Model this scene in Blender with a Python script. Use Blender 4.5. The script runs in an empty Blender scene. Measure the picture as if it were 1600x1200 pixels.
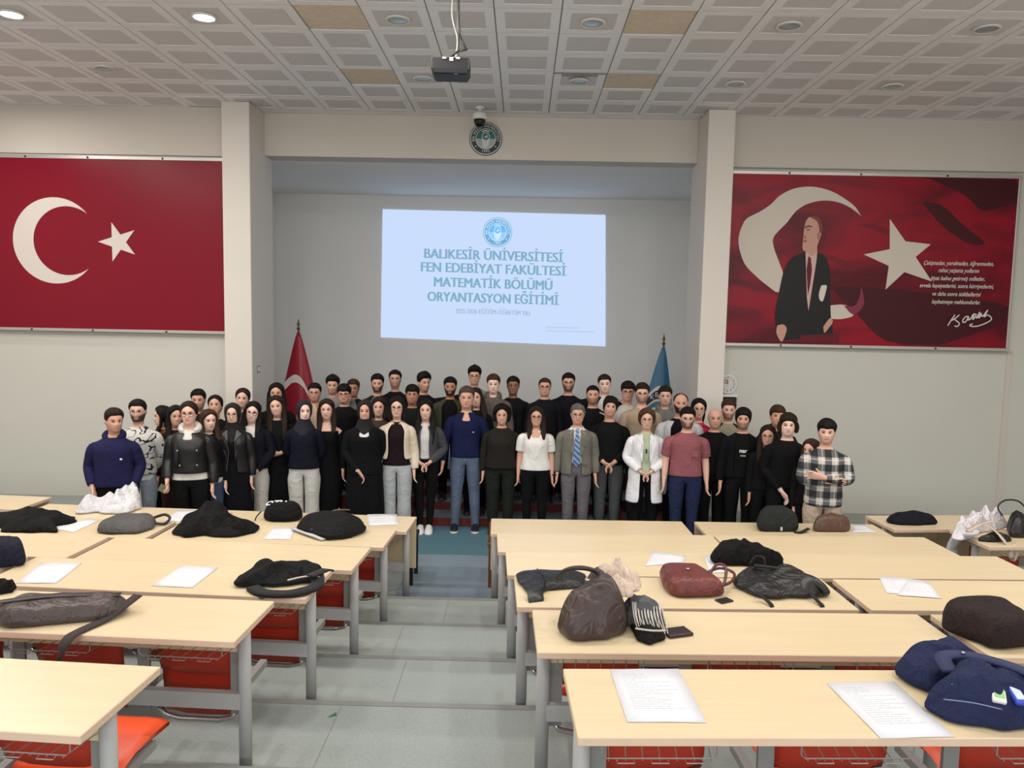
import bpy, bmesh, math, random
import numpy as np
from math import sin, cos, pi, radians, sqrt
from mathutils import Vector, Matrix

# ---------------------------------------------------------------- camera
scene = bpy.context.scene
COL = scene.collection
cam_d = bpy.data.cameras.new('camera'); cam_d.sensor_width = 36.0
cam_d.lens = 36.0 * 1202.0 / 1600.0; cam_d.clip_start = 0.05; cam_d.clip_end = 200
cam = bpy.data.objects.new('camera', cam_d); COL.objects.link(cam)
cam.matrix_world = (Matrix.Translation((0, 0, 2.72)) @ Matrix.Rotation(radians(0.70), 4, 'Z')
                    @ Matrix.Rotation(radians(90 - 5.34), 4, 'X') @ Matrix.Rotation(radians(1.13), 4, 'Z'))
scene.camera = cam

# ---------------------------------------------------------------- exposure, world, large lights
EXPO = -0.2
vs = scene.view_settings
scene.display_settings.display_device = 'sRGB'
vs.view_transform = 'Standard'; vs.look = 'None'; vs.exposure = EXPO; vs.gamma = 1.0
vs.use_curve_mapping = False
world = bpy.data.worlds.new('world'); scene.world = world; world.use_nodes = True
world.node_tree.nodes['Background'].inputs[0].default_value = (0.80, 0.88, 1.0, 1)
world.node_tree.nodes['Background'].inputs[1].default_value = 0.25

def area(name, loc, size, power, color, rot, shape='RECTANGLE', size_y=None):
    l = bpy.data.lights.new(name, 'AREA'); l.energy = power; l.color = color; l.shape = shape
    l.size = size
    if size_y: l.size_y = size_y
    o = bpy.data.objects.new(name, l); COL.objects.link(o); o.location = loc; o.rotation_euler = rot
    return o
# daylight through the window band in the rear wall (behind the photographer)
for i, x in enumerate((-5.2, -1.7, 1.8, 5.3)):
    area('window_daylight', (x, -6.85, 3.6), 2.8, 125, (0.92, 0.96, 1.0), (radians(90), 0, 0), size_y=1.6)
# lit downlights of the hall: the ones above the rear desk rows, the two lit ones in view, plus an added unseen row
LIT = [(-4.81, 7.37), (-3.01, 7.37), (-6.61, 7.37), (-6.61, 9.17)]
LIT += [(x, y) for y in (1.97, -1.63, -5.23) for x in (-4.81, -1.21, 2.39, 5.99)]
LIT += [(x, 5.57) for x in (-6.61, -4.81, -3.01, -1.21, 0.59, 2.39, 4.19, 5.99)]  # unseen row, added lit to brighten the alcove and stage front
for x, y in LIT:
    area('downlight_lamp', (x, y, 5.33), 0.26, 34 if y > 6 else (54 if y > 5 else 44), (1.0, 0.93, 0.86), (0, 0, 0), 'DISK')

# ---------------------------------------------------------------- helpers
random.seed(7); RNG = np.random.default_rng(11)
def lin(c):
    return tuple((v / 255 / 12.92) if v / 255 <= 0.04045 else ((v / 255 + 0.055) / 1.055) ** 2.4 for v in c)
def tag(o, label=None, cat=None, group=None, kind=None):
    if label: o['label'] = label
    if cat: o['category'] = cat
    if group: o['group'] = group
    if kind: o['kind'] = kind
    return o
def empty(name, loc=(0, 0, 0), rz=0.0, label=None, cat=None, group=None):
    o = bpy.data.objects.new(name, None); COL.objects.link(o); o.location = loc; o.rotation_euler = (0, 0, rz)
    o.empty_display_size = 0.1
    return tag(o, label, cat, group)
def link(name, mesh, parent=None, loc=None, rot=None, color=None):
    o = bpy.data.objects.new(name, mesh); COL.objects.link(o)
    if parent: o.parent = parent
    if loc: o.location = loc
    if rot: o.rotation_euler = rot
    if color: o.color = (*color, 1)
    return o

class MB:
    """collects geometry for one mesh"""
    def __init__(s): s.v = []; s.f = []; s.m = []
    def quad(s, pts, m=0):
        i = len(s.v); s.v += [tuple(p) for p in pts]; s.f.append(tuple(range(i, i + len(pts)))); s.m.append(m); return s
    def box(s, x0, x1, y0, y1, z0, z1, m=0, mtop=None):
        i = len(s.v)
        s.v += [(x0, y0, z0), (x1, y0, z0), (x1, y1, z0), (x0, y1, z0), (x0, y0, z1), (x1, y0, z1), (x1, y1, z1), (x0, y1, z1)]
        for k, q in enumerate(((0, 3, 2, 1), (4, 5, 6, 7), (0, 1, 5, 4), (1, 2, 6, 5), (2, 3, 7, 6), (3, 0, 4, 7))):
            s.f.append(tuple(i + a for a in q)); s.m.append(mtop if (k == 1 and mtop is not None) else m)
        return s
    def rings(s, rings, cap0=True, cap1=True, m=0, closed=True):
        n = len(rings[0]); b = len(s.v)
        for r in rings: s.v += [tuple(p) for p in r]
        for j in range(len(rings) - 1):
            for k in range(n if closed else n - 1):
                k2 = (k + 1) % n
                s.f.append((b + j * n + k, b + j * n + k2, b + (j + 1) * n + k2, b + (j + 1) * n + k)); s.m.append(m)
        if cap0: s.f.append(tuple(b + k for k in reversed(range(n)))); s.m.append(m)
        if cap1: s.f.append(tuple(b + (len(rings) - 1) * n + k for k in range(n))); s.m.append(m)
        return s
    def tube(s, path, r, n=6, m=0, ry=None, up=(0, 0, 1)):
        P = [Vector(p) for p in path]; rr = r if isinstance(r, (list, tuple)) else [r] * len(P)
        rings = []
        for i, p in enumerate(P):
            t = (P[min(i + 1, len(P) - 1)] - P[max(i - 1, 0)]).normalized()
            u = Vector(up)
            if abs(t.dot(u)) > 0.95: u = Vector((0, 1, 0))
            a = t.cross(u).normalized(); b = a.cross(t).normalized()
            k2 = (ry / r) if (ry and not isinstance(r, (list, tuple))) else 1
            rings.append([p + a * rr[i] * cos(2 * pi * k / n) + b * rr[i] * k2 * sin(2 * pi * k / n) for k in range(n)])
        return s.rings(rings, m=m)
    def lathe(s, prof, n=20, m=0, c=(0, 0, 0), cap0=True, cap1=True):
        return s.rings([[(c[0] + r * cos(2 * pi * k / n), c[1] + r * sin(2 * pi * k / n), c[2] + z) for k in range(n)] for r, z in prof], m=m, cap0=cap0, cap1=cap1)
    def mesh(s, name, mats=(), smooth=False):
        me = bpy.data.meshes.new(name); me.from_pydata(s.v, [], s.f)
        for mt in (mats if isinstance(mats, (list, tuple)) else (mats,)): me.materials.append(mt)
        if any(s.m): me.polygons.foreach_set('material_index', s.m)
        if smooth: me.polygons.foreach_set('use_smooth', [True] * len(s.f))
        me.update(); return me
    def build(s, name, mats, parent=None, smooth=False, loc=None, rot=None, color=None, bevel=0, subd=0):
        o = link(name, s.mesh(name, mats, smooth), parent, loc, rot, color)
        if bevel:
            b = o.modifiers.new('bevel', 'BEVEL'); b.width = bevel; b.segments = 2; b.limit_method = 'ANGLE'
        if subd:
            d = o.modifiers.new('subd', 'SUBSURF'); d.levels = subd; d.render_levels = subd
        return o

def subd(o, n=1):
    d = o.modifiers.new('subd', 'SUBSURF'); d.levels = n; d.render_levels = n; return o

# ---------------------------------------------------------------- materials
def mat(name, col=(0.5, 0.5, 0.5), rough=0.6, metal=0.0, noise=None, bump=None, emit=None, spec=None, objcol=False, coat=0.0, alpha=None):
    m = bpy.data.materials.new(name); m.use_nodes = True; nt = m.node_tree; N = nt.nodes; L = nt.links
    b = N['Principled BSDF']; b.inputs['Roughness'].default_value = rough; b.inputs['Metallic'].default_value = metal
    b.inputs['Base Color'].default_value = (*col, 1)
    if spec is not None: b.inputs['Specular IOR Level'].default_value = spec
    if coat: b.inputs['Coat Weight'].default_value = coat; b.inputs['Coat Roughness'].default_value = 0.25
    tc = N.new('ShaderNodeTexCoord')
    src = None
    if objcol:
        oi = N.new('ShaderNodeObjectInfo'); src = oi.outputs['Color']; L.new(src, b.inputs['Base Color'])
    if noise:   # (scale vec, amount, detail)
        mp = N.new('ShaderNodeMapping'); mp.inputs['Scale'].default_value = noise[0]; L.new(tc.outputs['Object'], mp.inputs[0])
        nz = N.new('ShaderNodeTexNoise'); nz.inputs['Scale'].default_value = 1; nz.inputs['Detail'].default_value = noise[2] if len(noise) > 2 else 4
        L.new(mp.outputs[0], nz.inputs[0])
        mr = N.new('ShaderNodeMapRange'); mr.inputs['From Min'].default_value = 0.3; mr.inputs['From Max'].default_value = 0.7
        mr.inputs['To Min'].default_value = 1 - noise[1]; mr.inputs['To Max'].default_value = 1 + noise[1]; L.new(nz.outputs[0], mr.inputs[0])
        mx = N.new('ShaderNodeVectorMath'); mx.operation = 'SCALE'
        if src: L.new(src, mx.inputs[0])
        else: mx.inputs[0].default_value = col
        L.new(mr.outputs[0], mx.inputs['Scale']); L.new(mx.outputs[0], b.inputs['Base Color'])
    if bump:    # (scale, strength, distance)
        nz = N.new('ShaderNodeTexNoise'); nz.inputs['Scale'].default_value = bump[0]; nz.inputs['Detail'].default_value = 3
        L.new(tc.outputs['Object'], nz.inputs[0])
        bp = N.new('ShaderNodeBump'); bp.inputs['Strength'].default_value = bump[1]; bp.inputs['Distance'].default_value = bump[2] if len(bump) > 2 else 0.01
        L.new(nz.outputs[0], bp.inputs['Height']); L.new(bp.outputs[0], b.inputs['Normal'])
    if emit:
        b.inputs['Emission Color'].default_value = (*emit[0], 1); b.inputs['Emission Strength'].default_value = emit[1]
    return m
M = {}
M['wall'] = mat('wall_paint', lin((204, 197, 188)), 0.75, noise=((0.6, 0.6, 0.6), 0.03), bump=(60, 0.06, 0.002))
M['wall_lower'] = mat('wall_paint_lower', lin((203, 203, 195)), 0.55, noise=((0.5, 0.5, 0.5), 0.03))
M['column'] = mat('column_paint', lin((218, 212, 204)), 0.7, noise=((0.8, 0.8, 0.8), 0.03), bump=(50, 0.06, 0.002))
M['alcove'] = mat('alcove_paint', lin((242, 241, 237)), 0.8, noise=((0.5, 0.5, 0.5), 0.03))
M['ceil_frame'] = mat('ceiling_grid', lin((160, 158, 158)), 0.6)
M['tile'] = mat('tile_white_metal', lin((236, 237, 241)), 0.45, noise=((1.5, 1.5, 1.5), 0.02))
M['tile_c'] = mat('tile_perforated', lin((210, 209, 212)), 0.6, noise=((160, 160, 160), 0.06, 1))
M['tile_b'] = mat('tile_mineral', lin((216, 202, 186)), 0.85, noise=((12, 12, 12), 0.06))
M['alu'] = mat('aluminium_rail', lin((196, 194, 190)), 0.35, 0.6)
M['rail'] = mat('rail_paint', lin((190, 184, 174)), 0.5)
M['gap'] = mat('dark_gap', lin((46, 42, 40)), 0.9)
M['steel'] = mat('grey_steel', lin((168, 168, 167)), 0.5, 0.0)
M['steel_d'] = mat('grey_steel_dark', lin((132, 131, 130)), 0.5, 0.0)
M['chrome'] = mat('chrome_tube', lin((190, 190, 190)), 0.2, 0.9)
M['wire'] = mat('wire_basket', lin((170, 166, 164)), 0.35, 0.6)
M['beech'] = mat('beech_laminate', lin((216, 198, 163)), 0.32, noise=((2.2, 26, 2), 0.035, 5), coat=0.15)
M['edge'] = mat('beech_edge_band', lin((216, 190, 166)), 0.5, noise=((6, 6, 40), 0.03))
M['orange'] = mat('orange_plywood', lin((226, 74, 20)), 0.4, noise=((3, 3, 3), 0.04))
M['shaded_ply'] = mat('orange_plywood_shaded', lin((172, 46, 22)), 0.45, noise=((3, 3, 3), 0.05))  # seat orange darkened: the shade under the desks is put into the colour
M['floor'] = mat('grey_vinyl_floor', lin((146, 154, 151)), 0.42, noise=((70, 70, 70), 0.08, 6))
M['nosing'] = mat('step_nosing', lin((130, 132, 129)), 0.5)
M['carpet'] = mat('teal_carpet', lin((74, 110, 124)), 0.85, noise=((220, 220, 220), 0.12, 2))
M['mat'] = mat('grey_blue_mat', lin((118, 134, 146)), 0.6, noise=((3, 3, 3), 0.06))
M['tread'] = mat('step_carpet_grey', lin((104, 118, 126)), 0.9, noise=((200, 200, 200), 0.1, 2))
M['riser'] = mat('mahogany', lin((112, 38, 28)), 0.5, noise=((2, 2, 20), 0.1))
M['red'] = mat('flag_red_gloss', lin((126, 8, 34)), 0.3, spec=0.3, noise=((0.7, 0.7, 0.7), 0.03))
M['white'] = mat('print_white', lin((214, 206, 200)), 0.5)
M['paper'] = mat('paper_white', lin((238, 240, 246)), 0.7)
M['black'] = mat('black_plastic', lin((24, 24, 27)), 0.4)
M['black_fab'] = mat('black_fabric', lin((20, 20, 22)), 0.8)
M['darkwood'] = mat('brown_wood', lin((108, 66, 30)), 0.45, noise=((3, 3, 20), 0.1))
M['pwhite'] = mat('white_plastic', lin((222, 220, 214)), 0.4)
M['screw'] = mat('screw_dark', lin((60, 52, 50)), 0.5, 0.5)
M['cloth'] = mat('cloth', rough=0.85, objcol=True, noise=((7, 7, 7), 0.10), bump=(9, 0.35, 0.03))
M['leather'] = mat('leather', rough=0.42, objcol=True, noise=((5, 5, 5), 0.12), bump=(14, 0.30, 0.02))
M['plain'] = mat('plain', rough=0.5, objcol=True)

def wrinkled(name, rough, scale, strength):
    m = mat(name, rough=rough, objcol=True, spec=0.18 if rough > .6 else 0.4, noise=((6, 6, 6), 0.12)); N = m.node_tree.nodes; L = m.node_tree.links; tc = N.new('ShaderNodeTexCoord')
    nz = N.new('ShaderNodeTexNoise'); nz.inputs['Scale'].default_value = scale; nz.inputs['Detail'].default_value = 2.5; nz.inputs['Distortion'].default_value = 1.6; L.new(tc.outputs['Object'], nz.inputs[0])
    a = N.new('ShaderNodeMath'); a.operation = 'SUBTRACT'; a.inputs[1].default_value = 0.5; L.new(nz.outputs[0], a.inputs[0]); b = N.new('ShaderNodeMath'); b.operation = 'ABSOLUTE'; L.new(a.outputs[0], b.inputs[0])
    bp = N.new('ShaderNodeBump'); bp.inputs['Strength'].default_value = strength; bp.inputs['Distance'].default_value = 0.05; L.new(b.outputs[0], bp.inputs['Height']); L.new(bp.outputs[0], N['Principled BSDF'].inputs['Normal']); return m
M['bag_cloth'] = wrinkled('bag_cloth', 0.8, 9, 0.8); M['bag_leather'] = wrinkled('bag_leather', 0.4, 7, 0.55)
M['garment'] = wrinkled('garment_cloth', 0.88, 4.5, 0.55)
# ================================================================= THE ROOM
CEIL = 5.39; YW = 10.66; YC = 10.29; YB = 10.86; YBACK = 14.35
XL, XR = -8.3, 7.25
def struct(name, mb, m, parent=None, **k):
    o = mb.build(name, m, parent, **k)
    if parent is None: tag(o, kind='structure')
    return o
# tiered floor -----------------------------------------------------
EDGE = [6.80 - 0.84 * r for r in range(11)]
fl = MB(); fl.box(XL, XR, EDGE[0], YW + 0.2, -0.3, 0.0)
for r in range(11):
    y0 = EDGE[r + 1] if r < 10 else -7.0
    fl.box(XL, XR, y0, EDGE[r], -0.3, 0.11 * (r + 1))
floor = struct('floor', fl, M['floor'])
for r in range(7):   # nosing strips along the aisle edge of every tier
    n = MB(); z = 0.11 * (r + 1)
    n.box(XL + 0.1, XR - 0.1, EDGE[r] - 0.045, EDGE[r] + 0.004, z - 0.02, z + 0.004)
    n.build('nosing', M['nosing'], floor)
for r in range(1, 7):   # welded vinyl seams
    x = (-0.62, -0.9, -0.75, -1.0, -0.7, -0.8)[r - 1]
    MB().box(x, x + 0.006, EDGE[r] + 0.01, EDGE[r - 1] - 0.06, 0.11 * r, 0.11 * r + 0.0015).build('seam', M['nosing'], floor)
c = MB(); c.box(-4.4, 3.9, 8.38, 9.53, 0.0, 0.006); cp = c.build('carpet', M['carpet'], floor)
c = MB()   # grey-blue runner with a crease, aisle foot
ys = [6.98, 7.1, 7.2, 7.27, 7.34, 7.5, 8.0, 8.37]; zs = [0.004, 0.006, 0.012, 0.03, 0.012, 0.006, 0.006, 0.006]
c.rings([[(-1.16, y, 0), (-0.16 + 0.02 * sin(9 * y), y + 0.02, 0), (-0.16 + 0.02 * sin(9 * y), y + 0.02, z), (-1.16, y, z)] for y, z in zip(ys, zs)])
tag(c.build('floor_mat', M['mat']), 'grey-blue creased floor mat at the foot of the aisle', 'mat')
tag(MB().rings([[(-1.045, 4.10, .4405), (-1.00, 4.12, .4405), (-1.01, 4.155, .4405)], [(-1.045, 4.10, .443), (-1.00, 4.12, .446), (-1.01, 4.155, .443)]]).build('paper_scrap', mat('green_scrap', lin((40, 110, 70)), .7)), 'tiny green paper scrap on the aisle floor', 'scrap')
# stage: steps in the middle, low side platforms, platform -------------
st = MB()
SX0, SX1 = -1.27, 1.27
stage = MB().box(-4.6, 3.3, 10.78, YBACK + 0.2, 0.0, 0.47)
stage.box(-3.55, SX0 - 0.06, 10.16, 10.78, 0, 0.22).box(-3.55, SX0 - 0.06, 9.74, 10.16, 0, 0.11)
stage.box(SX1 + 0.06, 2.3, 10.16, 10.78, 0, 0.22).box(SX1 + 0.06, 2.05, 9.56, 10.16, 0, 0.11)
stage_o = struct('floor_stage', stage, [M['riser']])
MB().box(-4.6, 3.3, 10.79, YBACK + 0.2, 0.47, 0.476).build('carpet', M['tread'], stage_o)
for a, b in ((-3.55, SX0 - 0.06), (SX1 + 0.06, 2.3)):
    MB().box(a, b, 10.17, 10.78, 0.22, 0.226).build('carpet', M['tread'], stage_o)
SY = [9.545, 9.92, 10.34, 10.78]; SZ = [0.115, 0.226, 0.336, 0.476]
for i in range(3):
    s_ = MB().box(SX0, SX1, SY[i], SY[i + 1] + (0.0), 0.0, SZ[i] - 0.006).build('stage_step', M['riser'], stage_o)
    MB().box(SX0, SX1, SY[i], SY[i + 1], SZ[i] - 0.006, SZ[i]).build('tread', M['tread'], s_)
MB().box(SX0, SX1, 10.78, 10.80, 0.47, 0.478).build('tread', M['riser'], stage_o)
for x in (SX0 - 0.05, SX1):
    pr = [(9.50, 0.16), (10.78, 0.50)]
    w = MB(); w.rings([[(x, 9.50, 0), (x, 10.78, 0), (x, 10.78, 0.5), (x, 9.50, 0.15)], [(x + 0.05, 9.50, 0), (x + 0.05, 10.78, 0), (x + 0.05, 10.78, 0.5), (x + 0.05, 9.50, 0.15)]])
    w.build('step_cheek', M['riser'], stage_o)
# walls ------------------------------------------------------------
CLX0, CLX1, CRX0, CRX1 = -4.0, -3.63, 2.36, 2.71
struct('wall_front_left', MB().box(XL, CLX0, YW, YW + 0.2, 0, 4.76), M['wall_lower'])
struct('wall_front_right', MB().box(CRX1, XR, YW, YW + 0.2, 0, 4.74), M['wall_lower'])
struct('trim_beam_left', MB().box(XL, CLX0, YW - 0.06, YW + 0.2, 4.74, CEIL), M['wall'], bevel=0.008)
struct('trim_beam_right', MB().box(CRX1, XR, YW - 0.06, YW + 0.2, 4.72, CEIL), M['wall'], bevel=0.008)
struct('trim_beam_stage', MB().box(CLX1, CRX0, YB, YB + 0.35, 4.81, CEIL), M['wall'], bevel=0.008)
struct('wall_column_left', MB().box(CLX0, CLX1, YC, 11.2, 0, CEIL), M['column'], bevel=0.012)
struct('wall_column_right', MB().box(CRX0, CRX1, YC, 11.2, 0, CEIL), M['column'], bevel=0.012)
struct('ceiling_alcove', MB().box(-4.8, 3.5, YB + 0.35, YBACK + 0.2, 4.81, 4.95), M['alcove'])
struct('wall_alcove_back', MB().box(-4.8, 3.5, YBACK, YBACK + 0.2, 0, 4.81), M['alcove'])
struct('wall_alcove_left', MB().box(-4.8, -4.6, 11.0, YBACK, 0, 4.81), M['alcove'])
struct('wall_alcove_right', MB().box(3.3, 3.5, 11.0, YBACK, 0, 4.81), M['alcove'])
struct('wall_left', MB().box(XL - 0.2, XL, -7, YW + 0.2, 0, CEIL), M['wall'])
struct('wall_right', MB().box(XR, XR + 0.2, -7, YW + 0.2, 0, CEIL), M['wall'])
wb = MB().box(XL, XR, -7.2, -7.0, 0, 2.75).box(XL, XR, -7.2, -7.0, 4.45, CEIL)
for x0, x1 in ((XL, -6.65), (-3.75, -3.15), (-0.25, 0.35), (3.25, 3.85), (6.75, XR)): wb.box(x0, x1, -7.2, -7.0, 2.75, 4.45)
struct('wall_rear', wb, M['wall'])
# the seam strip that runs down beside the mural
struct('trim_1', MB().box(6.66, 6.74, YW - 0.012, YW, 0, 2.3), M['wall'])
# ceiling with its metal tiles ------------------------------------------
ceil = MB().box(XL, XR, -7, YW + 0.2, CEIL + 0.02, CEIL + 0.15)
ceiling = struct('ceiling', ceil, M['ceil_frame'])
YL = 10.67; X0 = 0.29; T = 0.6
def tile_mesh(kind):
    g = 0.006; h = T / 2 - g; mb = MB()
    if kind == 2:
        mb.box(-h, h, -h, h, 0.008, 0.018); return mb.mesh('tile', [M['tile_b']])
    c = 0.208
    o = [(-h, -h), (h, -h), (h, h), (-h, h)]; i_ = [(-c, -c), (c, -c), (c, c), (-c, c)]
    for k in range(4):
        a, b = o[k], o[(k + 1) % 4]; p, q = i_[k], i_[(k + 1) % 4]
        mb.quad([(*a, 0), (*p, 0), (*q, 0), (*b, 0)], 0)
        mb.quad([(*a, 0), (*b, 0), (*b, 0.02), (*a, 0.02)], 0)
        mb.quad([(*p, 0), (*p, 0.004), (*q, 0.004), (*q, 0)], 0)
    mb.quad([(*i_[3], 0.004), (*i_[2], 0.004), (*i_[1], 0.004), (*i_[0], 0.004)], 1)
    return mb.mesh('tile', [M['tile'], M['tile_c']])
TM = tile_mesh(0); TB = tile_mesh(2)
brown = {(-4, 5), (-4, 2), (1, 5), (1, 2)}
for i in range(-13, 11):
    for j in range(0, 10):
        x = X0 + T * (i + 0.5); y = YL - T * (j + 0.5)
        if x - 0.3 < XL or x + 0.3 > XR: continue
        o = link('tile', TB if (i, j) in brown else TM, ceiling, (x, y, CEIL))
        if (i, j) == (-2, 6): o.rotation_euler = (radians(2.0), 0, 0); o.location.z -= 0.008
        if (i, j) == (0, 2): o.rotation_euler = (radians(-2.6), 0, 0); o.location.z += 0.012
        if (i, j) in ((-7, 1), (-8, 0)): o.rotation_euler = (radians(1.2), 0, 0)
MB().box(XL, XR, -7, YL - 6.0, CEIL, CEIL + 0.02).build('tile_field', M['tile'], ceiling)
MB().box(XL, XR, YL + 0.005, YW - 0.0, CEIL - 0.0, CEIL + 0.01).build('tile_strip', M['tile'], ceiling)
struct('trim_ceiling_strip', MB().box(CLX1, CRX0, YL, YB + 0.01, CEIL, CEIL + 0.02), M['tile'])
# ================================================================= DESKS
DL = 1.88; DD = 0.25
def desk_meshes(L):
    h = L / 2; R = {}
    R['desktop'] = MB().box(-h, h, -DD, DD, 0.728, 0.76, 1, 0).mesh('desktop', [M['beech'], M['edge']])
    lg = MB(); n = 12
    lg.rings([[(0.032 * cos(2 * pi * k / n), 0.026 * sin(2 * pi * k / n), z) for k in range(n)] for z in (0.0, 0.4, 0.729)])
    R['leg'] = lg.mesh('leg', [M['steel']], True)
    R['beam'] = MB().box(-h + 0.05, h - 0.05, -0.052, -0.012, 0.325, 0.405).mesh('beam', [M['steel']])
    R['apron'] = MB().box(-h + 0.07, h - 0.07, -0.012, 0.006, 0.600, 0.727).mesh('apron', [M['beech']])
    return R
def shell(w, pts, t, bow=0.03, n=7, corner=0.0):
    """bent plywood: profile pts (y,z), bowed across x"""
    mb = MB(); rings = []
    m_ = len(pts)
    for k in range(n):
        u = -1 + 2 * k / (n - 1); x = u * w / 2; b = bow * u * u
        r = []
        for i, (y, z) in enumerate(pts):
            e = corner * max(0, abs(u) - 0.6) / 0.4 if i in (0, m_ - 1) else 0
            r.append((x, y + b, z + (e if i == 0 else -e)))
        nx = [(y + t, z) for y, z in pts][::-1]
        r += [(x, y + b, z) for y, z in nx]
        rings.append(r)
    return mb.rings(rings)
BACK = shell(0.44, [(0.045, 0.455), (0.030, 0.52), (0.022, 0.62), (0.026, 0.705)], 0.012, 0.018, n=9, corner=0.035).mesh('backrest', [M['shaded_ply']], True)
def round_corners(mb, y0, x0, k):
    for i_, (x, y, z) in enumerate(mb.v):
        if y > y0 and abs(x) > x0: mb.v[i_] = (x, y - (abs(x) - x0) * k, z)
    return mb
SEAT = round_corners(shell(0.435, [(0.075, 0.385), (0.10, 0.41), (0.18, 0.428), (0.30, 0.432), (0.44, 0.425), (0.475, 0.412)], 0.012, 0.012, n=9, corner=0.01), 0.40, 0.15, 0.55).mesh('seat', [M['orange']], True)
TIPPED = shell(0.435, [(0.092, 0.215), (0.080, 0.32), (0.066, 0.48), (0.070, 0.66)], 0.012, 0.014, n=9, corner=0.03).mesh('seat', [M['shaded_ply']], True)
bk = MB(); bk.box(-0.03, 0.03, -0.01, 0.008, 0.28, 0.66).box(-0.018, 0.018, 0.0, 0.34, 0.365, 0.40)
BRACKET = bk.mesh('bracket', [M['steel_d']])
tb = MB(); tb.tube([(-0.20, 0.015, 0.29), (-0.17, 0.012, 0.25), (-0.10, 0.01, 0.235), (0.10, 0.01, 0.235), (0.17, 0.012, 0.25), (0.20, 0.015, 0.29)], 0.014, 8)
FRAME = tb.mesh('seat_frame', [M['chrome']], True)
wb_ = MB(); r = 0.0028
wb_.tube([(-0.2, -0.16, 0.727), (-0.2, -0.16, 0.645), (-0.185, -0.16, 0.632), (0.185, -0.16, 0.632), (0.2, -0.16, 0.645), (0.2, -0.16, 0.727)], r, 4)
for k in range(7):
    x = -0.18 + 0.06 * k
    wb_.tube([(x, -0.17, 0.630), (x + 0.035, 0.06, 0.630), (x + 0.035, 0.075, 0.72)], r * 0.8, 4)
for k in range(3):
    x = -0.12 + 0.12 * k; wb_.tube([(x - 0.03, -0.16, 0.630), (x - 0.03, -0.178, 0.625), (x + 0.03, -0.178, 0.625), (x + 0.03, -0.16, 0.630)], r * 0.8, 4)
wb_.tube([(-0.2, 0.06, 0.632), (0.2, 0.06, 0.632)], r, 4)
BASKET = wb_.mesh('wire_basket', [M['wire']])
PANEL = {}
DM = {}
ORD = ['first', 'second', 'third', 'fourth', 'fifth', 'sixth']
def desk(cx, cy, r, ang, label, L=DL, front=False, down=()):
    key = round(L, 2)
    if key not in DM: DM[key] = desk_meshes(L)
    R = DM[key]; h = L / 2
    d = empty('lecture_desk', (cx, cy, 0.11 * r), radians(ang), label, 'desk', 'beech lecture desks')
    o = link('desktop', R['desktop'], d); b = o.modifiers.new('bevel', 'BEVEL'); b.width = 0.003; b.segments = 1
    for s in (-1, 1): link('leg', R['leg'], d, (s * (h - 0.045), -0.03, 0))
    link('beam', R['beam'], d); link('apron', R['apron'], d)
    if front:
        MB().box(-h + 0.0, h - 0.0, 0.215, 0.232, 0.27, 0.727).build('front_panel', M['beech'], d)
    n = 3; p = h - 0.30
    for k in range(n):
        x = p * (k - 1)
        link('wire_basket', BASKET, d, (x, 0, 0))
        if not front:
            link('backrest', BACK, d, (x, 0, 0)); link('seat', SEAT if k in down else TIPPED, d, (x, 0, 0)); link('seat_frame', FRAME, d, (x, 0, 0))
            link('bracket', BRACKET, d, (x - (0.265 if k else 0.19), 0, 0))
    if not front: link('bracket', BRACKET, d, (h - 0.095, 0, 0))
    return d
def off(c, ang, dx, dy):
    a = radians(ang); return c[0] + dx * cos(a) - dy * sin(a), c[1] + dx * sin(a) + dy * cos(a)
# right-hand block: aisle (rear-left) corners as they stand in the hall, then the next desk along the row
RB = [(-0.26, 7.17, 1.6), (-0.18, 6.31, 2.8), (-0.09, 5.47, 2.6), (-0.02, 4.64, 2.4), (0.08, 3.83, 1.9), (0.19, 2.95, 2.6)]
LB = [(-0.97, 7.17, -2.6), (-1.03, 6.35, -2.6), (-1.08, 5.49, -3.2), (-1.16, 4.68, -3.2), (-1.26, 3.86, -2.6), (-1.39, 2.88, -3.4)]
for r, (x, y, a) in enumerate(RB):
    L = 1.82 if r < 3 else (1.93 if r == 3 else 2.0)
    cx, cy = off((x, y), a, L / 2, -DD)
    desk(cx, cy, r, a, f'beech lecture desk on the aisle, {ORD[r]} row from the stage, portrait mural side', L, r == 0, (0,) if r in (1, 4) else ((1, 2) if r == 5 else ()))
    if r < 5:
        cx, cy = off((x, y), a, L * 1.5 + (0.07 if r != 1 and r != 2 else 0.02), -DD)
        desk(cx, cy, r, a, f'beech lecture desk second from the aisle, {ORD[r]} row from the stage, portrait mural side', L if r else 1.72, r == 0)
for r, (x, y, a) in enumerate(LB):
    L = 1.94 if r in (2, 3) else 1.88
    if r == 1: L = 1.86
    cx, cy = off((x, y), a, -L / 2, -DD)
    desk(cx, cy, r, a, f'beech lecture desk on the aisle, {ORD[r]} row from the stage, flag mural side', L, r == 0, (2, 1) if r == 5 else ())
    if r < 4:
        L2 = 1.70 if r == 0 else 1.88
        cx, cy = off((x, y), a, -L - 0.06 - L2 / 2, -DD)
        desk(cx, cy, r, a, f'beech lecture desk second from the aisle, {ORD[r]} row from the stage, flag mural side', L2, r == 0)
cx, cy = off((3.47, 7.60), 6, 0.94, -DD); desk(cx, cy, 0, 6, 'beech lecture desk beyond the side aisle under the portrait mural, first row', front=True)
cx, cy = off((3.83, 6.74), 6, 0.94, -DD); desk(cx, cy, 1, 6, 'beech lecture desk beyond the side aisle under the portrait mural, second row')
cx, cy = off((-4.74, 7.60), -4, -0.94, -DD); desk(cx, cy, 0, -4, 'beech lecture desk beyond the side aisle under the flag mural', front=True)
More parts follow.
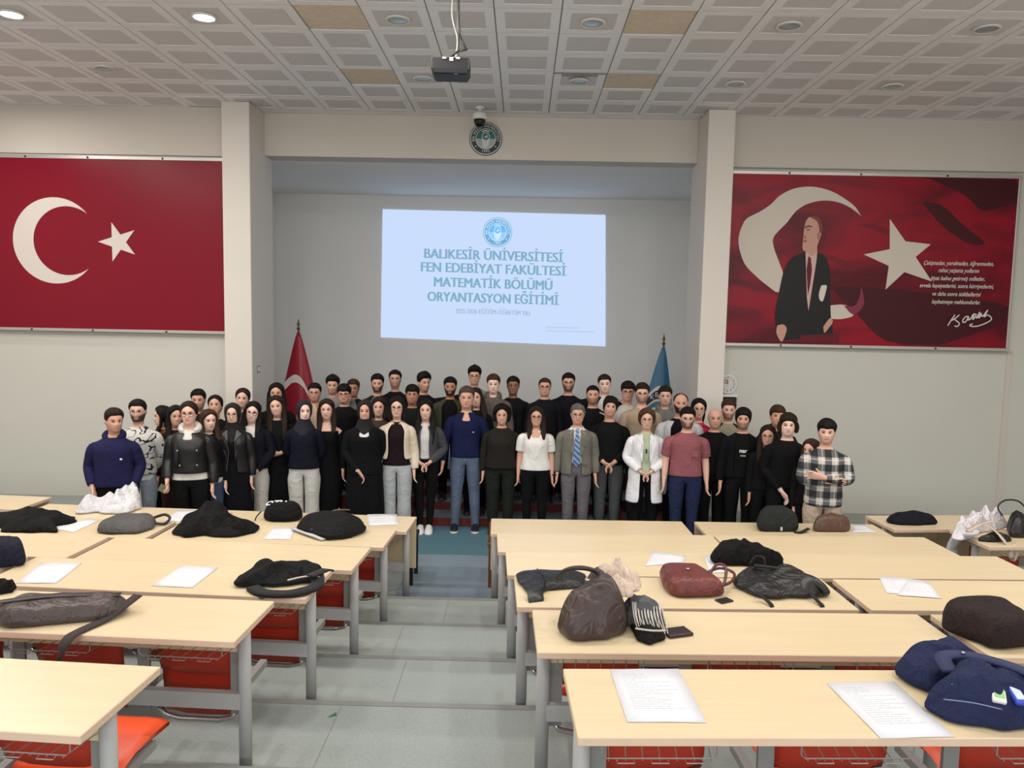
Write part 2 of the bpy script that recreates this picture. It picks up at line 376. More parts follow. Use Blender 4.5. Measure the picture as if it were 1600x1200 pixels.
# loose chairs in front of the first row
def chair(name, loc, rz, m_leg, m_seat, label):
    t = empty(name, loc, rz, label, 'chair')
    for sx in (-0.19, 0.19):
        for sy in (-0.18, 0.18):
            MB().box(sx - 0.018, sx + 0.018, sy - 0.018, sy + 0.018, 0, 0.42 if sy < 0 else 0.66).build('leg', m_leg, t)
    MB().box(-0.22, 0.22, -0.21, 0.21, 0.42, 0.47).build('seat', m_seat, t, bevel=0.012)
    MB().box(-0.20, 0.20, 0.17, 0.195, 0.55, 0.68).build('backrest', m_seat, t, bevel=0.01)
    return t
chair('chair', (-1.24, 7.56, 0), pi, M['black'], M['black_fab'], 'black metal chair tucked behind the first desk on the flag mural side')
chair('wooden_chair', (-0.08, 7.56, 0), pi, M['darkwood'], M['darkwood'], 'brown wooden chair tucked behind the first desk on the portrait mural side')
POSTER = {
 'crescent': [(4.521,4.092),(4.435,4.215),(4.298,4.316),(4.109,4.416),(3.897,4.469),(3.714,4.466),(3.559,4.427),(3.406,4.339),(3.307,4.234),(3.155,4.127),(3.001,4.046),(2.939,3.954),(2.894,3.797),(2.909,3.640),(2.991,3.432),(3.144,3.277),(3.309,3.148),(3.473,3.059),(3.519,3.284),(3.452,3.467),(3.376,3.649),(3.356,3.779),(3.430,3.885),(3.530,3.991),(3.603,4.096),(3.677,4.175),(3.804,4.250),(3.986,4.292),(4.169,4.282),(4.330,4.226),(4.452,4.150)],
 'tail': [(4.171,2.895),(4.383,2.904),(4.497,2.774),(4.393,2.724),(4.261,2.711),(4.185,2.741)],
 'tail2': [(4.356,2.898),(4.503,2.893),(4.561,3.014),(4.580,3.146),(4.620,3.015),(4.622,2.896),(4.497,2.774)],
 'star': [(4.903,4.068),(5.132,3.773),(5.475,3.740),(5.283,3.567),(5.523,3.243),(5.146,3.362),(4.906,3.121),(4.930,3.442),(4.584,3.588),(4.929,3.665)],
 'suit': [(3.787,3.604),(3.633,3.536),(3.547,3.416),(3.502,3.257),(3.463,2.992),(3.434,2.780),(3.457,2.594),(3.534,2.395),(4.173,2.408),(4.232,2.529),(4.193,2.741),(4.170,3.006),(4.145,3.348),(4.082,3.531),(3.959,3.607)],
 'shirt': [(3.801,3.604),(3.958,3.613),(3.953,3.476),(3.884,2.815),(3.852,3.000),(3.821,3.369)],
 'tie': [(3.843,3.553),(3.876,3.527),(3.901,3.370),(3.886,3.159),(3.864,3.027),(3.827,3.369)],
 'face': [(3.827,4.074),(3.933,4.063),(4.004,3.973),(3.998,3.843),(3.976,3.765),(3.954,3.686),(3.951,3.607),(3.883,3.554),(3.814,3.605),(3.759,3.643),(3.758,3.760),(3.765,3.917),(3.786,4.022)],
 'hair': [(3.827,4.074),(3.892,4.086),(3.960,4.056),(4.004,3.973),(4.004,3.869),(3.973,3.869),(3.961,3.947),(3.922,4.024)],
 'handkerchief': [(4.037,3.162),(4.108,3.163),(4.102,3.084),(4.085,3.004),(4.062,2.946),(4.021,2.977),(4.011,3.056)],
 'hand1': [(3.469,2.607),(3.548,2.627),(3.599,2.570),(3.583,2.476),(3.547,2.395),(3.506,2.421),(3.461,2.514)],
 'hand2': [(4.095,2.606),(4.156,2.701),(4.202,2.728),(4.216,2.662),(4.163,2.581),(4.113,2.521)],
 'brow': [(3.769,3.938),(3.820,3.965),(3.868,3.950),(3.869,3.932),(3.822,3.942),(3.776,3.917)],
 'eye': [(3.787,3.902),(3.818,3.915),(3.850,3.906),(3.819,3.892)],
 'mouth': [(3.763,3.753),(3.795,3.759),(3.811,3.751),(3.796,3.743),(3.764,3.742)],
 'nose': [(3.764,3.839),(3.797,3.808),(3.809,3.782),(3.767,3.782)],
 'ear': [(3.945,3.855),(3.973,3.874),(3.986,3.830),(3.971,3.770),(3.951,3.785)],
 'lectern': [(3.506,2.408),(3.799,2.427),(3.782,2.480),(4.313,2.517),(4.320,2.397),(3.508,2.381)],
 'shade1': [(4.170,3.138),(4.659,3.148),(5.721,3.062),(6.602,2.921),(6.539,2.708),(5.897,2.456),(5.636,2.397),(4.970,2.424),(4.578,2.749)],
 'shade2': [(5.243,4.641),(6.127,4.644),(6.545,4.612),(6.553,4.355),(6.162,4.194),(5.886,4.395),(5.483,4.568)],
 'shade3': [(5.319,4.295),(5.583,4.261),(5.916,3.982),(6.193,3.779),(6.012,3.750),(5.657,3.951)],
 'shade4': [(4.450,3.982),(4.685,3.999),(4.872,3.937),(4.877,3.859),(4.662,3.933)],
 'shade5': [(3.998,3.608),(4.374,3.484),(4.488,3.355),(4.244,3.455),(4.029,3.530)],
}
SIGNATURE = [[(5.772,2.653),(5.805,2.714),(5.858,2.801)],[(5.804,2.724),(5.852,2.742),(5.917,2.802)],[(5.852,2.742),(5.891,2.715),(5.926,2.683),(5.902,2.645),(5.863,2.653)],[(6.043,2.783),(6.005,2.777),(5.971,2.733),(5.979,2.701),(6.015,2.718),(6.043,2.778),(6.046,2.735),(6.072,2.751)],[(6.072,2.751),(6.115,2.822),(6.099,2.746),(6.120,2.758)],[(6.085,2.795),(6.148,2.818)],[(6.120,2.758),(6.139,2.790),(6.157,2.764),(6.189,2.846),(6.179,2.770),(6.194,2.775)],[(6.155,2.796),(6.217,2.830)],[(6.194,2.775),(6.213,2.814),(6.231,2.787),(6.295,2.875),(6.253,2.782),(6.289,2.810)],[(6.289,2.810),(6.339,2.784),(6.348,2.740),(6.255,2.684),(6.150,2.650),(6.079,2.653),(6.073,2.672),(6.106,2.682)]]
VERSE_AT = [(5.861,3.500,0.934),(5.868,3.404,0.549),(5.859,3.297,0.729),(5.853,3.197,0.988),(5.861,3.088,0.653),(5.860,2.982,0.654)]
# ================================================================= WALL AND CEILING FITTINGS
def text_mesh(s, size=1.0, shear=0.0, bold=0.0):
    cu = bpy.data.curves.new('t', 'FONT'); cu.body = s; cu.size = size; cu.align_x = 'CENTER'; cu.align_y = 'CENTER'; cu.shear = shear
    cu.offset = bold; cu.resolution_u = 3
    ob = bpy.data.objects.new('t', cu); me = bpy.data.meshes.new_from_object(ob)
    bpy.data.objects.remove(ob); bpy.data.curves.remove(cu)
    return me
def add_text(mb, s, fn, shear=0.0, bold=0.0, m=0, width=None, height=None):
    """append text; fn maps local (x,y) to 3D; the text is scaled to width (or cap height)"""
    me = text_mesh(s, 1.0, shear, bold)
    if not me.vertices: return
    co = np.empty(len(me.vertices) * 3); me.vertices.foreach_get('co', co); co = co.reshape(-1, 3)[:, :2]
    w = np.ptp(co[:, 0]); cx = (co[:, 0].max() + co[:, 0].min()) / 2
    k = width / w if width else 1.0
    ky = height / 0.73 if height else k
    if height and not width: k = ky
    b = len(mb.v); mb.v += [tuple(fn((x - cx) * k, (y) * ky)) for x, y in co]
    for p in me.polygons: mb.f.append(tuple(b + i for i in p.vertices)); mb.m.append(m)
    bpy.data.meshes.remove(me)
def arc_text(mb, s, c, R, a0, a1, h, y, m=0, inward=False):
    n = len(s)
    for i, ch in enumerate(s):
        if ch == ' ': continue
        a = radians(a0 + (a1 - a0) * i / (n - 1)); up = Vector((cos(a), 0, sin(a))); rt = Vector((sin(a), 0, -cos(a)))
        if inward: up, rt = -up, -rt
        o = Vector((c[0] + R * cos(a), y, c[1] + R * sin(a)))
        add_text(mb, ch, lambda x, yy: o + rt * x + up * yy, m=m, height=h, bold=0.012)
def disc(mb, c, r, y, m=0, n=40, r0=0.0, a0=0.0, a1=360.0, d=0.004):
    k = n; A = [radians(a0 + (a1 - a0) * i / k) for i in range(k + 1)]
    if r0 <= 0 and a1 - a0 >= 359.9:
        mb.rings([[(c[0] + r * cos(a), y + d, c[1] + r * sin(a)) for a in A[:-1]], [(c[0] + r * cos(a), y, c[1] + r * sin(a)) for a in A[:-1]]], m=m)
    elif r0 <= 0:
        mb.quad([(c[0] + r * cos(a), y, c[1] + r * sin(a)) for a in A], m)
    else:
        for i in range(k):
            a, b = A[i], A[i + 1]
            mb.quad([(c[0] + r0 * cos(a), y, c[1] + r0 * sin(a)), (c[0] + r * cos(a), y, c[1] + r * sin(a)), (c[0] + r * cos(b), y, c[1] + r * sin(b)), (c[0] + r0 * cos(b), y, c[1] + r0 * sin(b))], m)
def flat(mb, pts, y, m=0):
    """a flat printed outline (may be concave) at depth y"""
    bm = bmesh.new(); vs_ = [bm.verts.new((p[0], y, p[1])) for p in pts]; bm.faces.new(vs_).normal_update()
    bmesh.ops.triangulate(bm, faces=bm.faces[:]); b = len(mb.v); bm.verts.index_update()
    mb.v += [tuple(v.co) for v in bm.verts]
    for f in bm.faces: mb.f.append(tuple(b + v.index for v in f.verts)); mb.m.append(m)
    bm.free()
def emblem(c, r, y, mats, parent, step):
    """round seal: rim, dark ring, inner field, lettering. mats: rim-dark, light, field, light2, wave"""
    p = MB(); disc(p, c, r, y, n=48, d=0.012); p.build('plaque', mats[0], parent)
    q = MB(); disc(q, c, r * 0.955, y - step, r0=r * 0.90, n=48); q.build('rim', mats[1], parent)
    q = MB(); disc(q, c, r * 0.625, y - step, r0=r * 0.585, n=48); q.build('inner_rim', mats[1], parent)
    q = MB(); disc(q, c, r * 0.585, y - step, a0=0, a1=180, n=24); q.build('sky_field', mats[2], parent)
    q = MB(); disc(q, c, r * 0.585, y - step, a0=180, a1=360, n=24); q.build('sea_field', mats[3], parent)
    q = MB()
    for i, dz in enumerate((0.06, 0.16, 0.26, 0.36)):
        hw = r * 0.585 * sqrt(max(0.02, 1 - (dz / 0.585) ** 2)) * 0.95
        for s in (-1, 1):
            q.quad([(c[0] + s * hw, y - 2 * step, c[1] - r * dz), (c[0] + s * r * 0.2, y - 2 * step, c[1] - r * dz), (c[0] + s * r * 0.2, y - 2 * step, c[1] - r * (dz + 0.035)), (c[0] + s * hw, y - 2 * step, c[1] - r * (dz + 0.035))])
    q.build('wave_lines', mats[4], parent)
    q = MB(); flat(q, [(c[0] - 0.26 * r, c[1] + 0.0 * r), (c[0] + 0.26 * r, c[1] + 0.0 * r), (c[0] + 0.2 * r, c[1] - 0.35 * r), (c[0], c[1] - 0.55 * r), (c[0] - 0.2 * r, c[1] - 0.35 * r)], y - 2.5 * step); q.build('shield', mats[1], parent)
    cc = (c[0], c[1] + 0.13 * r)
    q = MB(); disc(q, cc, r * 0.25, y - 3 * step, n=28, d=step); q.build('medallion_rim', mats[1], parent)
    q = MB(); disc(q, cc, r * 0.205, y - 4 * step, n=28, d=step); q.build('medallion', mats[2], parent)
    q = MB(); flat(q, [(cc[0] - 0.11 * r, cc[1] - 0.07 * r), (cc[0] - 0.04 * r, cc[1] + 0.03 * r), (cc[0] + 0.02 * r, cc[1] + 0.0 * r), (cc[0] + 0.05 * r, cc[1] + 0.11 * r), (cc[0] + 0.12 * r, cc[1] + 0.04 * r), (cc[0] + 0.09 * r, cc[1] - 0.08 * r)], y - 5 * step); q.build('medallion_figure', mats[1], parent)
    q = MB(); disc(q, (c[0], c[1] + 0.10 * r), r * 0.42, y - 3 * step, r0=r * 0.34, a0=55, a1=125, n=14); q.build('halo', mats[1], parent)
    t = MB(); arc_text(t, 'BALIKESİR ÜNİVERSİTESİ', c, r * 0.755, 188, -8, r * 0.16, y - 2 * step)
    arc_text(t, '1992', c, r * 0.755, 255, 285, r * 0.17, y - 2 * step, inward=True)
    for a in (217, 323): disc(t, (c[0] + r * 0.755 * cos(radians(a)), c[1] + r * 0.755 * sin(radians(a))), r * 0.045, y - 2 * step, n=10, d=step)
    t.build('lettering', mats[1], parent)
def smooth_path(P, n=5):
    P = [Vector(p) for p in P]; out = []
    for i in range(len(P) - 1):
        p0, p1, p2, p3 = P[max(i - 1, 0)], P[i], P[i + 1], P[min(i + 2, len(P) - 1)]
        for k in range(n):
            t = k / n; out.append(0.5 * ((2 * p1) + (p2 - p0) * t + (2 * p0 - 5 * p1 + 4 * p2 - p3) * t * t + (3 * p1 - p0 - 3 * p2 + p3) * t ** 3))
    return out + [P[-1]]
# --- flag mural -----------------------------------------------------
YP = YW - 0.085
def board(name, x0, x1, z0, z1, m, label, cat):
    b = empty(name, ((x0 + x1) / 2, YP, z0), 0, label, cat)
    inv = Matrix.Translation((-(x0 + x1) / 2, -YP, -z0))
    MB().box(x0, x1, YP, YP + 0.02, z0, z1).build('panel', m, b)
    for nm, bx in (('top_rail', (x0 - 0.04, x1 + 0.04, z1, z1 + 0.045)), ('bottom_rail', (x0 - 0.04, x1 + 0.04, z0 - 0.04, z0)), ('side_rail', (x0 - 0.04, x0, z0, z1)), ('side_rail', (x1, x1 + 0.04, z0, z1))):
        MB().box(bx[0], bx[1], YP - 0.012, YP + 0.02, bx[2], bx[3]).build(nm, M['alu'], b, bevel=0.004)
    for x in (x0 + 0.45 * (x1 - x0), x0 + 0.2 * (x1 - x0), x0 + 0.75 * (x1 - x0)):
        for z in (z0 - 0.02, z1 + 0.02):
            MB().box(x - 0.012, x + 0.012, YP - 0.018, YP - 0.012, z - 0.012, z + 0.012).build('clip', M['screw'], b)
    return b
def adopt(o):
    """children built in world coordinates keep their place under a moved empty"""
    for ch in o.children: ch.location = -o.location
fb = board('flag_mural', -7.46, -4.06, 2.376, 4.67, M['red'], 'glossy red mural of a white crescent and star on the wall', 'mural')
q = MB(); cc, cr, ci = (-6.417, 3.571), 0.583, 0.466
pts = []; ic = (-6.250, 3.571)
th = math.acos((0.167 ** 2 + cr ** 2 - ci ** 2) / (2 * 0.167 * cr)); th2 = math.acos((0.167 ** 2 + ci ** 2 - cr ** 2) / (2 * 0.167 * ci))
A = np.linspace(th, 2 * pi - th, 48); B = np.linspace(2 * pi - (pi - th2), pi - th2, 48)
pts = [(cc[0] + cr * cos(a), cc[1] + cr * sin(a)) for a in A] + [(ic[0] + ci * cos(b), ic[1] + ci * sin(b)) for b in B]
flat(q, pts, YP - 0.003); q.build('crescent', M['white'], fb)
q = MB(); flat(q, [(-5.549 + (0.28 if k % 2 == 0 else 0.107) * cos(pi + k * pi / 5), 3.567 + (0.28 if k % 2 == 0 else 0.107) * sin(pi + k * pi / 5)) for k in range(10)], YP - 0.003); q.build('star', M['white'], fb)
adopt(fb)
# --- portrait mural ------------------------------------------------
def mural_mat():
    m = mat('mural_waving_red', lin((158, 18, 40)), 0.35, spec=0.25); nt = m.node_tree; N = nt.nodes; L = nt.links
    tc = N.new('ShaderNodeTexCoord'); mp = N.new('ShaderNodeMapping'); mp.inputs['Rotation'].default_value = (0, radians(32), 0); mp.inputs['Scale'].default_value = (0.55, 1, 1.6)
    L.new(tc.outputs['Object'], mp.inputs[0]); nz = N.new('ShaderNodeTexNoise'); nz.inputs['Scale'].default_value = 1.1; nz.inputs['Detail'].default_value = 3; nz.inputs['Distortion'].default_value = 0.9
    L.new(mp.outputs[0], nz.inputs[0]); cr_ = N.new('ShaderNodeValToRGB'); e = cr_.color_ramp.elements
    e[0].position = 0.36; e[0].color = (*lin((84, 14, 30)), 1); e[1].position = 0.58; e[1].color = (*lin((142, 16, 38)), 1)
    L.new(nz.outputs[0], cr_.inputs[0]); L.new(cr_.outputs[0], N['Principled BSDF'].inputs['Base Color']); return m
PM = {'w': M['white'], 'w2': mat('print_warm_white', lin((205, 196, 184)), 0.45), 'mauve': mat('print_mauve', lin((128, 52, 72)), 0.45), 'dark': mat('print_dark_red', lin((66, 18, 28)), 0.4), 'mid': mat('print_mid_red', lin((112, 20, 36)), 0.4),
      'suit': mat('print_suit', lin((30, 31, 32)), 0.45), 'skin': mat('print_skin', lin((196, 150, 134)), 0.5), 'hair': mat('print_hair', lin((120, 66, 56)), 0.5), 'blush': mat('print_blush', lin((168, 112, 100)), 0.5), 'tie': mat('print_tie', lin((98, 24, 38)), 0.5), 'shirt': mat('print_shirt', lin((208, 170, 168)), 0.5)}
pb = board('portrait_mural', 2.765, 6.585, 2.36, 4.625, mural_mat(), 'red mural with a suited man before a waving flag and white verse', 'mural')
for m_ in PM.values(): m_.node_tree.nodes['Principled BSDF'].inputs['Specular IOR Level'].default_value = 0.25
for i, (k, mm, nm) in enumerate((('shade1', 'dark', 'dark_fold'), ('shade2', 'dark', 'dark_fold'), ('shade3', 'dark', 'dark_fold'), ('shade4', 'mid', 'dark_fold'), ('shade5', 'mid', 'dark_fold'), ('crescent', 'w2', 'crescent'), ('tail', 'w2', 'crescent_tip'), ('tail2', 'mauve', 'crescent_tip'), ('star', 'w2', 'star'), ('suit', 'suit', 'suit'), ('shirt', 'shirt', 'shirt'), ('tie', 'tie', 'tie'), ('face', 'skin', 'face'), ('hair', 'hair', 'hair'), ('brow', 'hair', 'eyebrow'), ('eye', 'hair', 'eye'), ('nose', 'blush', 'nose_shade'), ('mouth', 'tie', 'mouth'), ('ear', 'blush', 'ear'), ('handkerchief', 'w', 'handkerchief'), ('lectern', 'tie', 'lectern'), ('hand1', 'skin', 'hand'), ('hand2', 'skin', 'hand'))):
    pts = POSTER[k]
    if k in ('crescent', 'suit', 'face', 'hair', 'hand1', 'hand2', 'handkerchief', 'tail', 'tail2') or k.startswith('shade'):   # rounded outlines
        pts = [(p.x, p.z) for p in smooth_path([(x, 0, z) for x, z in pts + pts[:1]], 3)[:-1]]
    q = MB(); flat(q, [(min(max(x, 2.77), 6.58), min(max(z, 2.364), 4.62)) for x, z in pts], YP - 0.0006 * (i + 1)); q.build(nm, PM[mm], pb)
VERSE = ['Çalışmadan, yorulmadan, öğrenmeden,', 'rahat yaşama yollarını', 'itiyat haline getirmiş milletler,', 'evvela haysiyetlerini, sonra hürriyetlerini,', 've daha sonra istikballerini', 'kaybetmeye mahkumdurlar.']
q = MB()
for s, (x, z, w) in zip(VERSE, VERSE_AT): add_text(q, s, lambda a, b, x=x, z=z: (x + a, YP - 0.018, z + b - 0.01), shear=0.35, bold=0.012, width=w, height=0.058)
tag(q.build('verse', M['white'], pb), kind='stuff')
q = MB()
for s in SIGNATURE: q.tube(smooth_path([(x, YP - 0.018, z) for x, z in s]), 0.008, 4, ry=0.002, up=(0, 1, 0))
q.build('signature', M['white'], pb)
adopt(pb)
for nm, x0, x1 in (('trim_2', XL, CLX0), ('trim_3', CRX1, 6.72)):   # shallow ledges above and below the boards
    struct(nm, MB().box(x0, x1, YW - 0.03, YW, 2.295, 2.33).box(x0, x1, YW - 0.045, YW, 4.715, 4.735), M['rail'])
# --- projected slide ------------------------------------------------
def glow(name, c, k=1.0):
    m = mat(name, (0.02, 0.02, 0.02), 0.9, emit=(lin(c), k * 1.16)); return m
SL = {'bg': glow('slide_background', (200, 219, 250), 1.0), 'txt': glow('slide_text', (128, 172, 200)), 'faint': glow('slide_small_text', (158, 184, 214)), 'vf': glow('slide_faint_text', (188, 205, 236)),
      'rim': glow('slide_rim', (112, 172, 214)), 'lt': glow('slide_light', (206, 234, 255)), 'fd': glow('slide_sky', (108, 186, 250)), 'sea': glow('slide_sea', (166, 216, 250))}
YS = YBACK - 0.012
sl = empty('projected_slide', (-0.56, YBACK, 2.2), 0, 'bright bluish projected slide with university title lines on the alcove wall', 'projection')
q = MB(); C4 = [(-2.614, 4.554), (1.475, 4.523), (1.549, 2.121), (-2.641, 2.204)]
q.rings([[(x, YS + 0.01, z) for x, z in C4], [(x, YS, z) for x, z in C4]]); q.build('slide_field', SL['bg'], sl)
for s, z, w, h, k in (('BALIKESİR ÜNİVERSİTESİ', 3.743, 2.55, 0.182, 'txt'), ('FEN EDEBİYAT FAKÜLTESİ', 3.497, 2.67, 0.182, 'txt'), ('MATEMATİK BÖLÜMÜ', 3.227, 2.18, 0.182, 'txt'), ('ORYANTASYON EĞİTİMİ', 2.957, 2.42, 0.182, 'txt'), ('2025-2026 EĞİTİM-ÖĞRETİM YILI', 2.709, 1.38, 0.085, 'faint')):
    q = MB()
    for dx in ((-.009, 0, .009) if k == 'txt' else (-.003, .003)): add_text(q, s, lambda a, b, z=z, dx=dx: (-0.56 + a + dx, YS - 0.004, z + b - 0.012 * a), width=w, height=h)
    tag(q.build('title_line', SL[k], sl), kind='stuff')
q = MB()
for z, x0, x1 in ((2.45, 0.43, 1.05), (2.385, 0.43, 1.32)): q.box(x0, x1, YS - 0.005, YS - 0.004, z - 0.012, z + 0.012)
q.build('small_print', SL['vf'], sl)
emblem((-0.495, 4.175), 0.27, YS - 0.013, (SL['rim'], SL['lt'], SL['fd'], SL['sea'], SL['fd']), sl, 0.0015)
adopt(sl)
# --- university seal on the beam -------------------------------------
EM = (mat('seal_dark_green', lin((22, 40, 38)), 0.4), mat('seal_silver', lin((200, 200, 196)), 0.4), mat('seal_green', lin((22, 100, 92)), 0.4), mat('seal_grey', lin((170, 178, 176)), 0.4), mat('seal_wave', lin((120, 140, 148)), 0.4))
se = empty('seal', (-0.56, YB, 4.85), 0, 'round dark green university seal with silver lettering above the alcove', 'sign')
emblem((-0.56, 5.086), 0.225, YB - 0.013, EM, se, 0.002); adopt(se)
# --- dome camera ----------------------------------------------------
dc = empty('dome_camera', (-0.62, 10.37, CEIL), 0, 'white security dome camera hanging from the ceiling above the seal', 'camera')
MB().lathe([(0.06, 0.0), (0.06, -0.02), (0.025, -0.03), (0.03, -0.07)], 20).build('mount', M['pwhite'], dc, True)
MB().lathe([(0.05, -0.065), (0.095, -0.085), (0.1, -0.15), (0.082, -0.165)], 24).build('housing', M['pwhite'], dc, True)
MB().lathe([(0.078, -0.165), (0.076, -0.2), (0.055, -0.245), (0.02, -0.262)], 24).build('dome', mat('smoked_dome', lin((14, 14, 18)), 0.1), dc, True)
# --- projector -------------------------------------------------------
pj = empty('projector', (-0.60, 6.2, 4.53), radians(2), 'black projector hanging from the ceiling on a thin pole with cables', 'projector')
q = MB(); w, d = 0.148, 0.11
q.rings([[(-w * .86, -d, 0.0), (w * .86, -d, 0.0), (w * .86, d, 0), (-w * .86, d, 0)], [(-w, -d * 1.05, 0.04), (w, -d * 1.05, 0.04), (w, d, 0.04), (-w, d, 0.04)], [(-w, -d, 0.125), (w, -d, 0.125), (w, d, 0.125), (-w, d, 0.125)]])
q.build('body', mat('projector_shell', lin((13, 13, 18)), 0.5), pj, bevel=0.01)
MB().tube([(0.05, 0.03, 0.11), (0.05, 0.03, 0.88)], 0.012, 8).build('pole', M['steel_d'], pj, True)
MB().box(-0.05, 0.07, -0.03, 0.09, 0.125, 0.14).build('mount_plate', M['pwhite'], pj)
q = MB().tube(smooth_path([(0.0, -0.11, 0.125), (0.06, -0.12, 0.165), (0.12, -0.06, 0.2), (0.1, -0.0, 0.25), (0.055, 0.02, 0.4), (0.045, 0.01, 0.88)]), 0.009, 6); q.build('cable', M['black'], pj, True)
q = MB().tube(smooth_path([(0.03, 0.0, 0.13), (0.045, 0.01, 0.3), (0.0, 0.01, 0.5), (0.03, 0.02, 0.88)]), 0.005, 5); q.build('cable', M['rail'], pj, True)
for k, x in enumerate((-0.06, -0.005, 0.045)): MB().box(x, x + 0.028, -0.119, -0.108, 0.095 if k == 1 else 0.11, 0.122).build('socket', M['paper'], pj)
MB().box(0.03, 0.06, -0.118, -0.1, -0.006, 0.004).build('foot', M['black'], pj)
# --- downlights ------------------------------------------------------
bulb = mat('lit_lamp', (1, 1, 1), 0.5, emit=((1.0, 0.95, 0.93), 14)); glass = mat('lamp_glass', lin((150, 168, 176)), 0.15)
ring_me = MB().lathe([(0.118, 0.0), (0.118, -0.012), (0.098, -0.018), (0.094, -0.012)], 24, cap1=False).mesh('trim_ring', [M['pwhite']], True)
dl = MB().lathe([(0.094, -0.010), (0.06, -0.014), (0.001, -0.016)], 24, cap0=False)
off_me = dl.mesh('diffuser', [glass], True); on_me = dl.mesh('diffuser', [bulb], True)
for x, y, on in [(-4.81, 7.37, 1), (-3.01, 7.37, 1), (-1.21, 7.37, 0), (0.59, 7.37, 0), (2.39, 7.37, 0), (4.19, 7.37, 0), (-4.81, 8.97, 0), (-1.21, 9.17, 0), (0.59, 9.17, 0), (2.39, 9.17, 0), (4.19, 9.17, 0), (-6.61, 7.37, 1), (5.99, 7.37, 0), (-6.61, 9.17, 1)] + [(x, y, 1) for x, y in LIT if y < 6]:
    where = {-661: 'past the hoist end of the flag mural', -481: 'in line with the crescent end of the flag mural', -301: 'in line with the column by the flag mural', -121: 'on the flag side of the projector', 59: 'on the portrait side of the projector', 239: 'in line with the column by the portrait mural', 419: 'in line with the portrait mural', 599: 'in line with the verse end of the portrait mural'}[round(x * 100)]
    row = 'near the stage beam' if y > 8 else ('second row from the stage beam' if y > 6 else {557: 'third row from the stage beam', 197: 'above the rear desks', -163: 'above the photographer', -523: 'towards the rear windows'}[round(y * 100)])
    t = empty('downlight', (x, y, CEIL), 0, ('lit' if on else 'unlit') + ' downlight ' + where.replace('in line with', 'by') + ', ' + row, 'ceiling light', 'lit ceiling downlights' if on else 'unlit ceiling downlights')
    link('trim_ring', ring_me, t); link('diffuser', on_me if on else off_me, t)
# --- flags on poles ---------------------------------------------------
def draped_flag(name, loc, top, m_cloth, label, emblem_fn, lean=0.0, w=0.33):
    f = empty(name, loc, 0, label, 'flag'); hgt = top
    MB().lathe([(0.17, 0), (0.17, 0.03), (0.05, 0.06), (0.03, 0.1)], 20).build('base', M['chrome'], f, True)
    MB().tube([(0, 0, 0.05), (0, 0, hgt)], 0.014, 8).build('pole', mat('brass_pole', lin((150, 110, 60)), 0.35, 0.7), f, True)
    MB().lathe([(0.012, hgt - 0.01), (0.03, hgt + 0.02), (0.012, hgt + 0.05), (0.024, hgt + 0.09), (0.012, hgt + 0.13), (0.002, hgt + 0.18)], 10).build('finial', mat('bronze_finial', lin((96, 78, 54)), 0.4, 0.6), f, True)
    n = 44; rings = []; zt = hgt - 0.03; zb = 0.35
    def P(a, t):
        R = 0.02 + (w - 0.02) * t ** 0.85; k = 1 + 0.10 * sin(5 * a + 1 + 2 * t) * t + 0.05 * sin(9 * a) * t
        return (lean * t * 0.3 + R * k * cos(a), R * 0.55 * k * sin(a), zt + (zb - zt) * t)
    T = np.linspace(0, 1, 16)
    q = MB().rings([[P(2 * pi * k / n, t) for k in range(n)] for t in T], cap0=True, cap1=False); q.build('cloth', m_cloth, f, True)
    emblem_fn(f, P)
    return f
def tr_flag(f, P):
    m = M['white']
    def patch(fn, m_, nm, off=1.035):
        pts = fn; q = MB()
        q.f.append(tuple(range(len(pts)))); q.m.append(0)
        q.v = [tuple(Vector(P(a, t)[:2] + (0,)) * off + Vector((0, 0, P(a, t)[2]))) for a, t in pts]
        bm = bmesh.new(); [bm.verts.new(v) for v in q.v]; bm.verts.ensure_lookup_table(); bm.faces.new(bm.verts).normal_update(); bmesh.ops.triangulate(bm, faces=bm.faces[:])
        me = bpy.data.meshes.new(nm); bm.to_mesh(me); bm.free(); me.materials.append(m_); link(nm, me, f)
    A = np.linspace(-155, -12, 22); up = [(radians(a), 0.435 + 0.34 * ((a + 95) / 75) ** 2 * (0.5 if a < -95 else 1.0)) for a in A]
    lo = [(radians(a), 0.515 + 0.30 * ((a + 95) / 75) ** 2 * (0.75 if a < -95 else 1.0)) for a in A]
    q = MB()
    for i in range(len(A) - 1):
        q.quad([tuple(Vector(P(a, t)[:2] + (0,)) * 1.03 + Vector((0, 0, P(a, t)[2]))) for a, t in (up[i], up[i + 1], lo[i + 1], lo[i])])
    q.build('crescent', m, f)
    patch([(radians(-70 + d * 1.3), 0.80 + e) for d, e in ((-14, 0), (-4, -0.012), (0, -0.05), (5, -0.012), (14, -0.01), (8, 0.015), (10, 0.045), (0, 0.028), (-10, 0.05), (-7, 0.018))], m, 'star')
